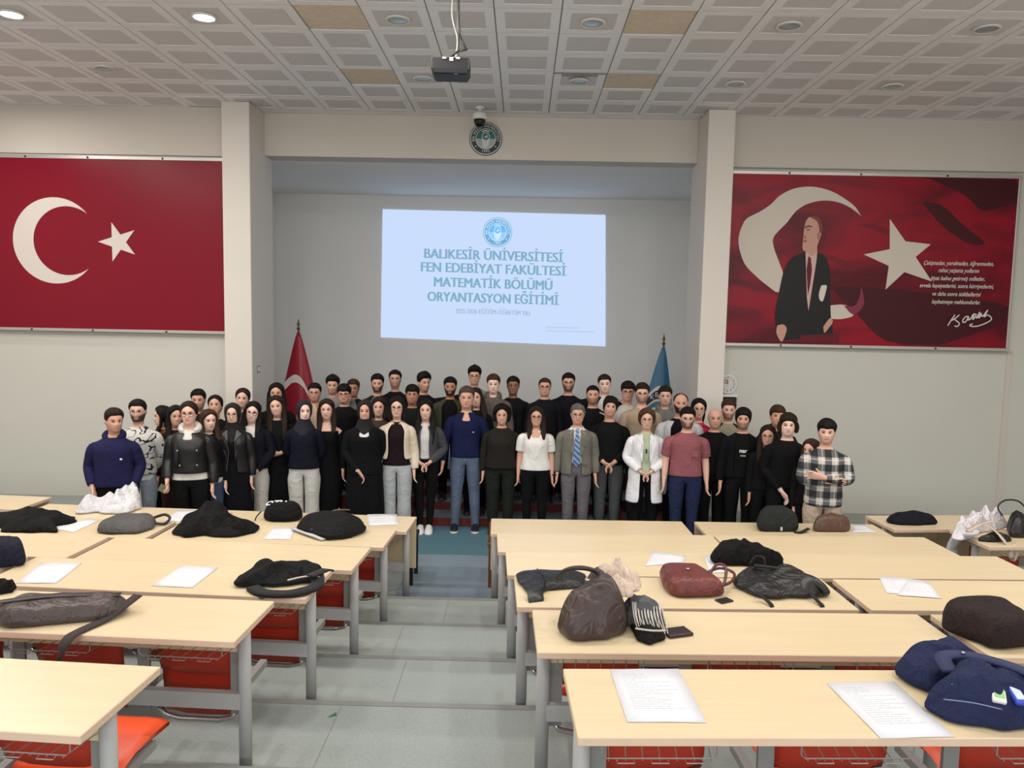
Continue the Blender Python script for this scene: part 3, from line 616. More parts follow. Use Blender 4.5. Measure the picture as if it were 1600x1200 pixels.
def uni_flag(f, P):
    A = np.linspace(-165, -20, 22); dk = mat('flag_ring_dark', lin((22, 40, 46)), 0.7)
    def band(t0, t1, m_, nm, off):
        q = MB(); sg = lambda a: 0.20 * ((a + 95) / 75) ** 2
        for i in range(len(A) - 1):
            q.quad([tuple(Vector(P(radians(a), t + sg(a))[:2] + (0,)) * off + Vector((0, 0, P(radians(a), t + sg(a))[2]))) for a, t in ((A[i], t0), (A[i + 1], t0), (A[i + 1], t1), (A[i], t1))])
        q.build(nm, m_, f)
    band(0.43, 0.475, M['white'], 'white_ring', 1.03); band(0.475, 0.575, dk, 'dark_ring', 1.03); band(0.575, 0.60, M['white'], 'white_ring', 1.03)
    band(0.66, 0.69, M['white'], 'seal_line', 1.03); band(0.74, 0.76, M['white'], 'seal_line', 1.03)
    q = MB()
    for k, ch in enumerate('KESİR'):
        a = -125 + 20 * k; t = 0.525 + 0.20 * ((a + 95) / 75) ** 2; c = P(radians(a), t); o = Vector((c[0] * 1.06, c[1] * 1.06 - 0.012, c[2]))
        add_text(q, ch, lambda x, y: o + Vector((x, 0, y)), height=0.075, bold=0.01)
    q.build('lettering', M['white'], f)
draped_flag('national_flag', (-3.50, 12.0, 0.476), 1.90, mat('flag_red_silk', lin((150, 10, 38)), 0.45, noise=((3, 3, 1), 0.06)), 'red crescent-and-star flag furled on a pole beside the column', tr_flag, w=0.36)
draped_flag('university_flag', (2.20, 12.0, 0.476), 1.78, mat('flag_teal_silk', lin((52, 108, 140)), 0.5, noise=((3, 3, 1), 0.06)), 'teal university flag with lettered ring furled on a pole', uni_flag, lean=-0.3, w=0.30)
# --- clock, shelf, monitor, switch --------------------------------------
ck = empty('wall_clock', (2.845, YW - 0.02, 1.79), 0, 'round white wall clock above a black box beside the column', 'clock')
q = MB(); q.rings([[(0.135 * cos(2 * pi * k / 32), 0.01, 0.135 * sin(2 * pi * k / 32)) for k in range(32)], [(0.135 * cos(2 * pi * k / 32), -0.03, 0.135 * sin(2 * pi * k / 32)) for k in range(32)]]); q.build('rim', M['pwhite'], ck, bevel=0.008)
q = MB(); disc(q, (0, 0), 0.115, -0.033, n=32); q.build('dial', mat('clock_dial', lin((206, 206, 200)), 0.4), ck)
q = MB()
for k in range(12):
    a = pi / 2 - k * pi / 6; add_text(q, str(k or 12), lambda x, y, a=a: (0.094 * cos(a) + x, -0.035, 0.094 * sin(a) + y), height=0.026, bold=0.01)
tag(q.build('numerals', M['black'], ck), kind='stuff')
q = MB(); q.box(-0.075, 0.0, -0.038, -0.036, 0.012, 0.02).box(-0.004, 0.004, -0.038, -0.036, -0.0, 0.05); q.build('hands', M['black'], ck)
MB().box(-0.05, 0.0, -0.0365, -0.0355, 0.035, 0.06).build('emblem', mat('clock_emblem', lin((190, 130, 70)), 0.5), ck)
tag(MB().box(2.75, 2.98, YW - 0.10, YW, 1.615, 1.65).build('wall_shelf', M['pwhite'], bevel=0.005), 'small white wall shelf under the round clock', 'shelf')
mo = empty('wall_box', (2.87, YW - 0.04, 1.48), 0, 'black box mounted on the wall under the clock shelf', 'box')
MB().box(-0.12, 0.105, -0.03, 0.04, 0, 0.125).build('case', M['black'], mo, bevel=0.008); MB().box(-0.10, 0.085, -0.033, -0.029, 0.02, 0.105).build('front', M['black_fab'], mo)
sw = empty('light_switch', (CLX1, 10.52, 1.87), 0, 'grey light switch plate on the inner face of the column', 'switch')
MB().box(0, 0.012, -0.05, 0.05, -0.05, 0.05).build('plate', M['steel_d'], sw, bevel=0.003)
for y in (-0.022, 0.022): MB().box(0.012, 0.018, y - 0.017, y + 0.017, -0.03, 0.03).build('rocker', M['pwhite'], sw)
BAGS = [
 ('messenger_bag', 1.20, 0.09, 6, 0.12, (66, 56, 54), 'leather', 'dark brown messenger bag with a long strap hanging off the desk', 'bag', [(-2.516,3.604),(-2.498,3.712),(-2.227,3.748),(-1.991,3.763),(-1.938,3.711),(-1.931,3.616),(-1.991,3.552),(-2.245,3.462),(-2.371,3.423),(-2.457,3.462),(-2.535,3.577)]),
 ('black_pouch', 1.20, 0.06, 3, 0.4, (18, 18, 20), 'cloth', 'crumpled black pouch beside the brown messenger bag', 'bag', [(-2.755,3.845),(-2.814,3.969),(-2.752,3.966),(-2.664,3.937),(-2.639,3.882),(-2.691,3.849)]),
 ('navy_bag', 1.09, 0.15, 5, 0.06, (34, 36, 58), 'cloth', 'dark navy soft bag on the fourth-row desk, flag mural side', 'bag', [(-3.241,4.531),(-3.415,4.789),(-3.277,4.800),(-3.170,4.768),(-3.075,4.650),(-3.056,4.601),(-3.133,4.548)]),
 ('black_coat', 0.87, 0.08, 2.2, 0.7, (20, 20, 21), 'cloth', 'black coat thrown over the second-row desk beside the grey laptop bag', 'coat', [(-4.191,6.006),(-4.510,6.415),(-4.396,6.536),(-4.292,6.536),(-4.148,6.530),(-3.878,6.471),(-3.737,6.361),(-3.752,6.257),(-3.856,6.205),(-3.875,6.148),(-3.680,6.018),(-3.856,5.991)]),
 ('grey_hoodie', 0.76, 0.14, 2, 0.8, (204, 204, 208), 'cloth', 'crumpled light grey hoodie on the first-row desk', 'hoodie', [(-4.133,6.986),(-4.210,7.152),(-4.221,7.369),(-4.161,7.423),(-4.039,7.417),(-3.983,7.415),(-3.851,7.409),(-3.743,7.404),(-3.663,7.202),(-3.658,7.107),(-3.718,7.010),(-3.834,7.000),(-3.969,7.026),(-4.041,6.994)]),
 ('laptop_bag', 0.87, 0.09, 5, 0.1, (86, 84, 84), 'cloth', 'charcoal grey laptop bag with a looped handle', 'bag', [(-3.406,6.030),(-3.475,6.175),(-3.465,6.275),(-3.447,6.448),(-3.295,6.476),(-3.149,6.461),(-3.050,6.311),(-3.019,6.190),(-3.075,6.034),(-3.294,6.006)]),
 ('black_jacket', 0.87, 0.13, 2, 0.8, (19, 19, 20), 'cloth', 'crumpled black jacket heaped on the second-row desk', 'jacket', [(-2.808,6.019),(-2.841,6.127),(-2.794,6.284),(-2.778,6.438),(-2.758,6.466),(-2.616,6.460),(-2.457,6.453),(-2.269,6.405),(-2.177,6.264),(-2.167,6.126),(-2.251,6.054),(-2.357,5.992),(-2.519,6.011),(-2.665,5.989)]),
 ('gym_bag', 0.76, 0.17, 3.2, 0.12, (20, 20, 22), 'cloth', 'rounded black bag with white letters across its top', 'bag', [(-2.358,6.923),(-2.375,7.011),(-2.356,7.082),(-2.255,7.146),(-2.169,7.164),(-2.042,7.085),(-2.002,6.986),(-2.032,6.904),(-2.136,6.858),(-2.284,6.860)]),
 ('backpack', 0.87, 0.15, 2.6, 0.25, (30, 30, 31), 'cloth', 'dark backpack with crossed cords and a pale strap edge', 'backpack', [(-1.839,6.210),(-1.837,6.332),(-1.762,6.454),(-1.701,6.488),(-1.678,6.487),(-1.576,6.483),(-1.442,6.477),(-1.326,6.427),(-1.269,6.258),(-1.301,6.106),(-1.410,6.012),(-1.503,5.973),(-1.651,6.046)]),
 ('drawstring_bag', 1.09, 0.1, 2.6, 0.45, (27, 28, 31), 'cloth', 'flat black drawstring backpack with a wide strap at the aisle', 'backpack', [(-1.652,4.322),(-1.662,4.430),(-1.648,4.530),(-1.618,4.638),(-1.568,4.641),(-1.448,4.579),(-1.330,4.580),(-1.248,4.565),(-1.216,4.596),(-1.165,4.551),(-1.193,4.463),(-1.225,4.411),(-1.341,4.355),(-1.517,4.319)]),
 ('leather_bag', 1.09, 0.055, 3, 0.2, (38, 42, 48), 'leather', 'flat black leather bag slumped over the desk edge at the aisle', 'bag', [(-0.018,4.628),(0.013,4.679),(0.207,4.688),(0.371,4.694),(0.425,4.679),(0.407,4.454),(0.272,4.419),(0.158,4.379),(0.137,4.282),(0.089,4.264),(0.053,4.348),(0.015,4.469)]),
 ('tote_bag', 1.20, 0.24, 2.2, 0.25, (64, 51, 49), 'leather', 'slouching dark brown tote bag with a beige scarf in it', 'bag', [(0.183,3.549),(0.244,3.669),(0.296,3.759),(0.370,3.884),(0.443,3.950),(0.489,3.919),(0.497,3.773),(0.529,3.688),(0.553,3.628),(0.511,3.533),(0.428,3.459),(0.307,3.433),(0.249,3.449)]),
 ('belt_pouch', 1.20, 0.05, 3, 0.1, (30, 27, 28), 'cloth', 'small dark zipped pouch beside the brown tote bag', 'pouch', [(0.551,3.651),(0.584,3.614),(0.655,3.576),(0.711,3.548),(0.700,3.486),(0.616,3.423),(0.563,3.468)]),
 ('handbag', 1.09, 0.11, 6, 0.04, (104, 48, 46), 'leather', 'maroon leather handbag lying on its side with two handles', 'handbag', [(0.887,4.708),(0.919,4.717),(1.012,4.721),(1.127,4.709),(1.165,4.612),(1.198,4.472),(1.223,4.376),(1.121,4.338),(0.932,4.319),(0.885,4.366),(0.868,4.484)]),
 ('rucksack', 0.98, 0.15, 3, 0.3, (22, 22, 23), 'cloth', 'bulky black rucksack on the third-row desk behind the nylon bag', 'backpack', [(1.358,5.347),(1.392,5.416),(1.468,5.486),(1.596,5.530),(1.691,5.504),(1.758,5.444),(1.848,5.360),(1.890,5.306),(1.706,5.260),(1.524,5.247),(1.372,5.268)]),
 ('nylon_bag', 1.09, 0.1, 2.8, 0.35, (38, 38, 40), 'leather', 'black nylon backpack lying flat with straps over the desk edge', 'backpack', [(1.346,4.660),(1.392,4.727),(1.587,4.745),(1.690,4.750),(1.739,4.688),(1.786,4.542),(1.855,4.444),(1.836,4.403),(1.683,4.361),(1.452,4.333),(1.401,4.349),(1.334,4.442),(1.310,4.510)]),
 ('upright_backpack', 0.76, 0.2, 5, 0.05, (54, 58, 56), 'cloth', 'upright dark grey-green backpack on the first-row desk', 'backpack', [(2.189,6.908),(2.219,7.060),(2.297,7.210),(2.408,7.237),(2.557,7.225),(2.569,7.075),(2.587,6.982),(2.559,6.932),(2.372,6.917)]),
 ('brown_bag', 0.76, 0.15, 4, 0.06, (88, 64, 52), 'leather', 'small brown and grey bag beside the upright backpack', 'bag', [(2.707,6.955),(2.749,7.065),(2.856,7.131),(3.006,7.131),(3.093,7.075),(3.082,7.014),(3.018,6.969),(2.824,6.953)]),
 ('navy_roll', 0.76, 0.11, 2.6, 0.2, (28, 30, 46), 'cloth', 'rolled navy bag on the desk beyond the side aisle', 'bag', [(3.537,7.322),(3.640,7.454),(3.759,7.508),(3.973,7.494),(4.021,7.404),(4.046,7.306),(3.791,7.247),(3.641,7.253)]),
 ('white_jacket', 0.87, 0.16, 2, 0.85, (208, 204, 208), 'cloth', 'white jacket heaped beside the black handbag with the arched handle', 'jacket', [(3.742,6.535),(3.951,6.800),(4.221,6.889),(4.442,6.912),(4.484,6.917),(4.376,6.806),(4.148,6.697),(3.936,6.568)]),
 ('sling_bag', 0.87, 0.07, 2.6, 0.25, (20, 20, 22), 'leather', 'flat black sling bag with a beige strap under the white jacket', 'bag', [(3.856,6.394),(3.982,6.466),(4.181,6.482),(4.172,6.401),(3.981,6.368)]),
 ('arch_handbag', 0.87, 0.17, 3, 0.2, (22, 22, 24), 'leather', 'black handbag with a thin arched handle at the side aisle', 'handbag', [(4.218,6.526),(4.335,6.743),(4.438,6.860),(4.530,6.822),(4.535,6.693),(4.442,6.544),(4.308,6.504)]),
 ('suede_bag', 1.20, 0.14, 8, 0.06, (58, 45, 45), 'cloth', 'big dark brown suede bag on the desk second from the aisle', 'bag', [(2.085,3.677),(2.155,3.804),(2.221,3.856),(2.346,3.875),(2.469,3.862),(2.510,3.848),(2.498,3.751),(2.517,3.680),(2.437,3.505),(2.279,3.465),(2.188,3.460),(2.183,3.530),(2.125,3.590)]),
 ('denim_jacket', 1.31, 0.14, 2.4, 0.45, (34, 41, 72), 'cloth', 'dark blue denim jacket bundled on the nearest desk', 'jacket', [(1.476,2.696),(1.624,2.802),(1.785,2.877),(1.908,2.918),(1.956,2.876),(2.003,2.798),(1.873,2.597),(1.763,2.562),(1.668,2.551),(1.587,2.563),(1.523,2.610)]),
]
LOBES = {
 'denim_jacket': [('folded_back', 0.13, 3, 0.22, [(1.501,2.954),(1.533,3.012),(1.620,3.034),(1.705,3.022),(1.812,3.055),(1.910,3.067),(1.893,2.970),(1.741,2.876),(1.575,2.789),(1.512,2.869)])],
 'black_jacket': [('sleeve', 0.1, 2.2, 0.7, [(-2.437,6.064),(-2.453,6.241),(-2.363,6.316),(-2.226,6.328),(-2.163,6.237),(-2.162,6.112),(-2.276,6.052)])],
 'grey_hoodie': [('hood', 0.15, 2.2, 0.8, [(-3.887,7.044),(-3.962,7.300),(-3.971,7.599),(-3.824,7.488),(-3.725,7.379),(-3.644,7.128),(-3.718,7.010)])],
 'white_jacket': [('sleeve', 0.12, 2.2, 0.8, [(3.658,6.413),(3.797,6.604),(3.958,6.716),(4.041,6.663),(3.885,6.483),(3.723,6.384)])],
 'rucksack': [('top_flap', 0.12, 3, 0.3, [(1.585,5.232),(1.663,5.282),(1.775,5.282),(1.882,5.257),(1.765,5.237)])],
 'drawstring_bag': [('gathered_top', 0.07, 2.4, 0.6, [(-1.393,4.402),(-1.401,4.528),(-1.310,4.578),(-1.210,4.542),(-1.211,4.459),(-1.297,4.398)])],
 'backpack': [('front_pouch', 0.11, 3, 0.1, [(-1.572,6.043),(-1.566,6.160),(-1.459,6.223),(-1.353,6.177),(-1.336,6.076),(-1.411,6.015)])],
}
PAPERS = [
 (1.090, [(-2.992,4.670),(-2.747,4.688),(-2.689,4.324),(-2.916,4.308)], 'printed sheet at the outer end of the fourth-row desk, flag mural side'),
 (1.090, [(-2.109,4.685),(-1.874,4.665),(-1.881,4.305),(-2.131,4.320)], 'printed sheet in the middle of the fourth-row desk beside the drawstring bag'),
 (0.870, [(-3.707,6.451),(-3.590,6.410),(-3.607,6.052),(-3.856,6.143)], 'printed sheet between the black coat and the grey laptop bag'),
 (0.760, [(-3.268,7.202),(-3.078,7.207),(-3.086,6.809),(-3.243,6.850)], 'printed sheet with a pen lying on it'),
 (0.870, [(-2.067,6.330),(-1.874,6.326),(-1.824,6.000),(-2.040,5.982)], 'printed sheet between the black jacket and the corded backpack'),
 (0.760, [(-1.450,7.208),(-1.173,7.244),(-1.093,6.881),(-1.354,6.817)], 'printed sheet at the aisle end of the first-row desk'),
 (1.310, [(0.376,2.947),(0.652,2.967),(0.668,2.564),(0.392,2.554)], 'printed form on the nearest desk, the one away from the denim jacket'),
 (1.310, [(1.206,2.879),(1.480,2.904),(1.497,2.514),(1.237,2.490)], 'printed form on the nearest desk beside the denim jacket'),
 (0.980, [(1.000,5.553),(1.222,5.465),(1.170,5.303),(0.886,5.214)], 'printed sheet behind the maroon handbag'),
 (0.980, [(1.347,5.445),(1.407,5.464),(1.477,5.124),(1.306,5.099)], 'printed sheet half under the black rucksack'),
 (1.090, [(2.299,4.793),(2.543,4.739),(2.460,4.460),(2.208,4.495)], 'lower of two overlapping printed sheets on an otherwise empty desk'),
 (1.092, [(2.472,4.757),(2.565,4.683),(2.496,4.421),(2.254,4.457)], 'upper of two overlapping printed sheets on an otherwise empty desk'),
 (0.760, [(3.192,7.241),(3.306,7.250),(3.322,6.994),(3.079,6.974)], 'printed sheet beside the small brown bag'),
]
# ================================================================= BAGS, COATS AND PAPERS ON THE DESKS
def ray_r(poly, c, a):
    """distance from c to the outline along direction a"""
    d = (cos(a), sin(a)); best = 0.0
    for i in range(len(poly)):
        p, q = poly[i], poly[(i + 1) % len(poly)]; ex, ey = q[0] - p[0], q[1] - p[1]; den = d[0] * ey - d[1] * ex
        if abs(den) < 1e-9: continue
        t = ((p[0] - c[0]) * ey - (p[1] - c[1]) * ex) / den; u = ((p[0] - c[0]) * d[1] - (p[1] - c[1]) * d[0]) / den
        if t > 0 and -1e-6 <= u <= 1 + 1e-6: best = max(best, t)
    return best
def pile(poly, h, p, fold, seed):
    """soft closed body on a footprint: rounded sides, creased folds that rise and dip"""
    c = (sum(q[0] for q in poly) / len(poly), sum(q[1] for q in poly) / len(poly)); n = 72; rnd = np.random.default_rng(seed)
    A = [2 * pi * k / n for k in range(n)]; R = np.array([ray_r(poly, c, a) for a in A])
    R = 0.7 * R + 0.15 * (np.roll(R, 1) + np.roll(R, -1)); S = float(R.mean()); K = 6
    ph = rnd.uniform(0, 6.28, K); fr = np.array([1.1, 1.7, 2.3, 3.4, 4.6, 6.2]) / S * rnd.uniform(.8, 1.2, K); an = rnd.uniform(0, pi, K); am = np.array([1, .9, .7, .5, .35, .25])
    R = R * (1 + fold * .10 * np.array([sin(5 * a + ph[0]) + .7 * sin(9 * a + ph[1]) for a in A]))
    def creases(x, y):
        wx = x + .25 * S * sin(2.1 * y / S + ph[3]); wy = y + .25 * S * sin(1.7 * x / S + ph[4]); f = 0.0
        for k in range(K): f += am[k] * (0.62 - abs(sin(fr[k] * (wx * cos(an[k]) + wy * sin(an[k])) + ph[k])))
        return f
    def hz(x, y, t): return max(0.006, h * max(0.0, 1 - t ** p) ** (1 / min(p, 2.2)) * (1 + fold * creases(x, y) * .9))
    rings = [[(R[i] * k_ * cos(A[i]), R[i] * k_ * sin(A[i]), z * h * (1 if p > 2.5 else .5)) for i in range(n)] for k_, z in ((0.90, 0.0), (0.985, 0.08), (1.0, 0.30))]
    z0 = rings[-1][0][2]
    for t in (0.97, 0.92, 0.86, 0.78, 0.70, 0.61, 0.52, 0.43, 0.34, 0.25, 0.16, 0.07, 0.02):
        rings.append([(R[i] * t * cos(A[i]), R[i] * t * sin(A[i]), max(z0 if t > .93 else .012, hz(R[i] * t * cos(A[i]), R[i] * t * sin(A[i]), t))) for i in range(n)])
    return c, MB().rings(rings)
def ribbon(path, w, t=.004, n=5):
    """flat strap along a path"""
    P = smooth_path(path, n); rings = []
    for i, p in enumerate(P):
        d = (P[min(i + 1, len(P) - 1)] - P[max(i - 1, 0)]).normalized(); s = d.cross(Vector((0, 0, 1)))
        s = s.normalized() if s.length > .2 else Vector((1, 0, 0)); u = s.cross(d).normalized()
        rings.append([p + s * w / 2 + u * t / 2, p - s * w / 2 + u * t / 2, p - s * w / 2 - u * t / 2, p + s * w / 2 - u * t / 2])
    return MB().rings(rings)
BG = {}
for k, (nm, z, h, p, fold, col, mt, lab, cat, poly) in enumerate(BAGS):
    c, mb = pile(poly, h, p, fold, 40 + k); e = empty(nm, (c[0], c[1], z + .001), 0, lab, cat)
    if max(col) < 60: col = tuple(v * .72 for v in col)
    body = mb.build('body', M['bag_' + mt], e, True, color=lin(col)); subd(body, 1); BG[nm] = e
    for j, (part, eh, ep, ef, epoly) in enumerate(LOBES.get(nm, ())):
        c2, mb = pile(epoly, eh, ep, ef, 70 + 3 * k + j); subd(mb.build(part, M['bag_' + mt], e, True, loc=(c2[0] - c[0], c2[1] - c[1], 0), color=lin(col)), 1)
def on(nm, mb, part, m='cloth', col=(20, 20, 22), smooth=True):
    e = BG[nm]; o = mb.build(part, M[m] if isinstance(m, str) else m, e, smooth, color=lin(col)); o.location = -e.location; return o
on('messenger_bag', ribbon([(-1.90, 3.72, 1.27), (-1.93, 3.64, 1.245), (-1.974, 3.549, 1.215), (-2.024, 3.42, 1.208), (-2.03, 3.345, 1.208), (-2.04, 3.300, 1.17), (-2.06, 3.295, 1.09)], .055), 'strap', 'cloth', (52, 42, 42))
on('messenger_bag', ribbon([(-2.62, 3.50, 1.275), (-2.3, 3.62, 1.292), (-1.98, 3.70, 1.278)], .05), 'flap_trim', 'leather', (44, 36, 36))
on('messenger_bag', ribbon([(-2.62, 3.45, 1.24), (-2.64, 3.36, 1.208), (-2.62, 3.31, 1.19), (-2.58, 3.29, 1.08)], .06), 'strap', 'cloth', (46, 36, 36))
on('drawstring_bag', ribbon([(-1.53, 4.30, 1.105), (-1.448, 4.225, 1.103), (-1.32, 4.205, 1.106), (-1.23, 4.24, 1.11), (-1.165, 4.32, 1.115), (-1.185, 4.42, 1.14)], .075, .02), 'strap', 'cloth', (24, 24, 26))
on('drawstring_bag', ribbon([(-1.38, 4.24, 1.105), (-1.42, 4.195, 1.098), (-1.44, 4.165, 1.092)], .03), 'strap_tail', 'cloth', (24, 24, 26))
on('drawstring_bag', ribbon([(-1.21, 4.36, 1.16), (-1.16, 4.50, 1.15), (-1.145, 4.55, 1.13)], .06, .01), 'top_loop', 'cloth', (30, 30, 32))
on('drawstring_bag', MB().tube(smooth_path([(-1.33, 4.31, 1.15), (-1.25, 4.36, 1.155), (-1.18, 4.40, 1.145), (-1.14, 4.37, 1.12), (-1.16, 4.34, 1.108)]), .005, 5), 'cord', 'plain', (196, 188, 176))
on('backpack', ribbon([(-1.875, 6.25, .893), (-1.754, 6.135, .893), (-1.64, 6.04, .893), (-1.55, 5.98, .882)], .045, .012), 'strap', 'cloth', (186, 186, 186))
for q in ([(-1.66, 6.40, .99), (-1.61, 6.20, 1.0), (-1.56, 6.34, 1.025), (-1.45, 6.46, 1.0)], [(-1.54, 6.44, 1.02), (-1.48, 6.24, 1.005), (-1.41, 6.38, .985)]): on('backpack', MB().tube(smooth_path(q), .004, 4), 'cord', 'plain', (150, 126, 90))
on('backpack', MB().box(-1.69, -1.665, 6.10, 6.14, .90, .93), 'buckle', 'plain', (56, 92, 168), False)
on('nylon_bag', ribbon([(1.38, 4.33, 1.14), (1.425, 4.272, 1.112), (1.442, 4.225, 1.09), (1.452, 4.222, .99)], .025), 'strap', 'cloth', (18, 18, 20))
on('nylon_bag', ribbon([(1.70, 4.36, 1.13), (1.722, 4.29, 1.108), (1.731, 4.243, 1.09), (1.735, 4.24, .99)], .025), 'strap', 'cloth', (18, 18, 20))
on('nylon_bag', ribbon([(1.45, 4.62, 1.20), (1.62, 4.56, 1.195), (1.76, 4.42, 1.16), (1.80, 4.36, 1.13)], .03, .012), 'top_strap', 'cloth', (24, 24, 26))
on('rucksack', MB().tube(smooth_path([(1.52, 4.93, 1.10), (1.56, 4.95, 1.15), (1.60, 4.90, 1.16), (1.60, 4.86, 1.10)]), .008, 5), 'grab_loop', 'cloth', (18, 18, 20))
on('laptop_bag', MB().tube(smooth_path([(-3.10, 6.36, .92), (-3.05, 6.45, .925), (-2.99, 6.42, .905), (-2.985, 6.31, .885), (-3.06, 6.27, .90)]), .012, 6), 'handle', 'cloth', (40, 38, 38))
on('handbag', MB().tube(smooth_path([(1.12, 4.56, 1.15), (1.24, 4.63, 1.175), (1.33, 4.62, 1.15), (1.28, 4.50, 1.135), (1.16, 4.40, 1.13)]), .009, 6), 'handle', 'leather', (92, 42, 40))
on('handbag', MB().tube(smooth_path([(1.14, 4.50, 1.15), (1.20, 4.55, 1.22), (1.25, 4.52, 1.22), (1.22, 4.42, 1.16), (1.17, 4.36, 1.13)]), .009, 6), 'handle', 'leather', (84, 38, 38))
on('handbag', MB().lathe([(.012, 0), (.012, .006), (.004, .009)], 10, c=(1.02, 4.50, 1.208)), 'clasp', 'chrome')
tag(MB().box(-.045, .045, -.03, .03, 0, .009).build('smartphone', M['black'], None, loc=(1.19, 4.30, 1.091), rot=(0, 0, .5), bevel=.003), 'black smartphone lying by the maroon handbag', 'phone')
ph = MB().box(-.065, .065, -.045, .045, 0, .016).build('wallet', M['leather'], None, loc=(.77, 3.57, 1.201), rot=(0, 0, .35), bevel=.005, color=lin((40, 24, 30))); tag(ph, 'dark flat wallet beside the zipped pouch', 'wallet')
# scarves in and beside the tote
def soft(nm, poly, z, h, fold, col, lab, cat, seed, m='cloth'):
    c, mb = pile(poly, h, 2.0, fold, seed); e = empty(nm, (c[0], c[1], z), 0, lab, cat); subd(mb.build('body', M['bag_' + m], e, True, color=lin(col)), 1); BG[nm] = e; return e
soft('beige_scarf', [(.38, 3.64), (.40, 3.80), (.48, 3.88), (.58, 3.86), (.62, 3.78), (.60, 3.68), (.54, 3.60), (.44, 3.58)], 1.36, .11, .85, (206, 186, 170), 'beige scarf spilling out of the dark brown tote bag', 'scarf', 91)
soft('checked_scarf', [(.50, 3.72), (.58, 3.80), (.66, 3.76), (.73, 3.66), (.70, 3.57), (.57, 3.57)], 1.205, .13, .6, (92, 92, 96), 'grey scarf with white fringe beside the brown tote bag', 'scarf', 92)
for k in range(20):
    u = k / 19; x = .56 + .14 * u; on('checked_scarf', MB().tube(smooth_path([(x, 3.62 - .01 * sin(k), 1.335), (x + .006 * sin(3 * k), 3.565, 1.29), (x + .015 + .005 * sin(2 * k), 3.54 + .008 * sin(5 * k), 1.235), (x + .02 + .008 * sin(k), 3.515 + .012 * sin(7 * k), 1.206)]), .0024, 4), 'fringe', 'plain', (214, 206, 196))
on('tote_bag', MB().tube(smooth_path([(.20, 3.78, 1.38), (.24, 3.72, 1.45), (.32, 3.70, 1.47), (.40, 3.72, 1.44), (.45, 3.70, 1.38)]), .012, 6), 'handle', 'leather', (48, 38, 37))
on('tote_bag', MB().tube(smooth_path([(.40, 3.78, 1.42), (.46, 3.66, 1.40), (.50, 3.58, 1.33), (.48, 3.52, 1.28)]), .016, 6), 'rim', 'leather', (54, 43, 42))
on('tote_bag', MB().lathe([(.014, 0), (.014, .008), (.005, .01)], 10, c=(.34, 3.62, 1.435)), 'stud', 'chrome')
on('belt_pouch', MB().tube(smooth_path([(.56, 3.50, 1.252), (.63, 3.47, 1.256), (.70, 3.49, 1.25)]), .005, 5), 'zip', 'plain', (190, 188, 184))
on('leather_bag', ribbon([(.10, 4.30, 1.13), (.105, 4.255, 1.118), (.11, 4.222, 1.09), (.12, 4.218, 1.03)], .09, .008), 'flap', 'leather', (36, 40, 45))
on('leather_bag', MB().tube([(.12, 4.62, 1.15), (.16, 4.48, 1.152), (.20, 4.32, 1.145)], .003, 4), 'seam', 'leather', (20, 22, 25))
on('arch_handbag', MB().tube(smooth_path([(4.26, 6.70, 1.02), (4.24, 6.74, 1.09), (4.33, 6.78, 1.14), (4.45, 6.78, 1.13), (4.52, 6.74, 1.04)]), .008, 6), 'handle', 'leather', (18, 18, 20))
on('sling_bag', ribbon([(3.80, 6.42, .95), (3.93, 6.47, 1.0), (4.02, 6.46, 1.03), (4.16, 6.52, 1.0)], .05), 'strap', 'cloth', (190, 172, 156))
on('sling_bag', ribbon([(3.96, 6.44, 1.02), (4.03, 6.38, .95), (4.07, 6.33, .885), (4.10, 6.31, .84), (4.12, 6.31, .74), (4.16, 6.33, .80), (4.15, 6.35, .885)], .045), 'strap', 'cloth', (196, 178, 162))
on('white_jacket', ribbon([(3.86, 6.44, .95), (3.82, 6.42, .93), (3.79, 6.50, .90), (3.77, 6.56, .80), (3.76, 6.58, .70)], .10, .03), 'sleeve', 'cloth', (198, 196, 202))
on('brown_bag', ribbon([(2.66, 6.93, .80), (2.60, 6.92, .77), (2.56, 6.90, .768), (2.53, 6.92, .768)], .04, .01), 'strap', 'cloth', (24, 24, 26))
on('upright_backpack', MB().box(2.36, 2.375, 6.80, 6.812, .81, .84), 'label_tag', 'plain', (214, 214, 210), False)
q = MB(); add_text(q, 'OZN', lambda a, b: (-2.255 + a, 6.985 + .7 * b, .915 + .45 * b + .08 * a - 1.2 * a * a), width=.19, bold=.03, shear=.2); on('gym_bag', q, 'lettering', 'plain', (226, 226, 226), False)
on('gym_bag', MB().tube(smooth_path([(-2.38, 6.94, .84), (-2.41, 6.90, .80), (-2.42, 6.88, .768)]), .006, 5), 'zip_pull', 'cloth', (18, 18, 20))
for q in ([(1.50, 2.60, 1.40), (1.58, 2.56, 1.41), (1.66, 2.53, 1.405)], [(1.56, 2.66, 1.425), (1.66, 2.70, 1.45), (1.76, 2.69, 1.45)]): on('denim_jacket', MB().tube(smooth_path(q), .0025, 4), 'stitching', 'plain', (104, 116, 150))
on('denim_jacket', ribbon([(1.60, 2.74, 1.435), (1.62, 2.83, 1.450), (1.72, 2.85, 1.452), (1.84, 2.80, 1.44), (1.90, 2.74, 1.43)], .055, .012), 'collar', 'cloth', (40, 48, 84))
on('denim_jacket', MB().lathe([(.008, 0), (.008, .006), (.003, .008)], 8, c=(1.70, 2.84, 1.462)), 'button', 'chrome')
def pack(nm, loc, rz, c1, c2, lab):
    e = empty(nm, loc, rz, lab, 'tissue pack'); e.rotation_euler = (radians(30), radians(4), rz)
    MB().box(-.022, .022, -.04, .04, 0, .018).build('wrapper', M['plain'], e, color=lin(c1), bevel=.006); MB().box(-.016, .016, -.025, .025, .018, .0195).build('label_print', M['plain'], e, color=lin(c2))
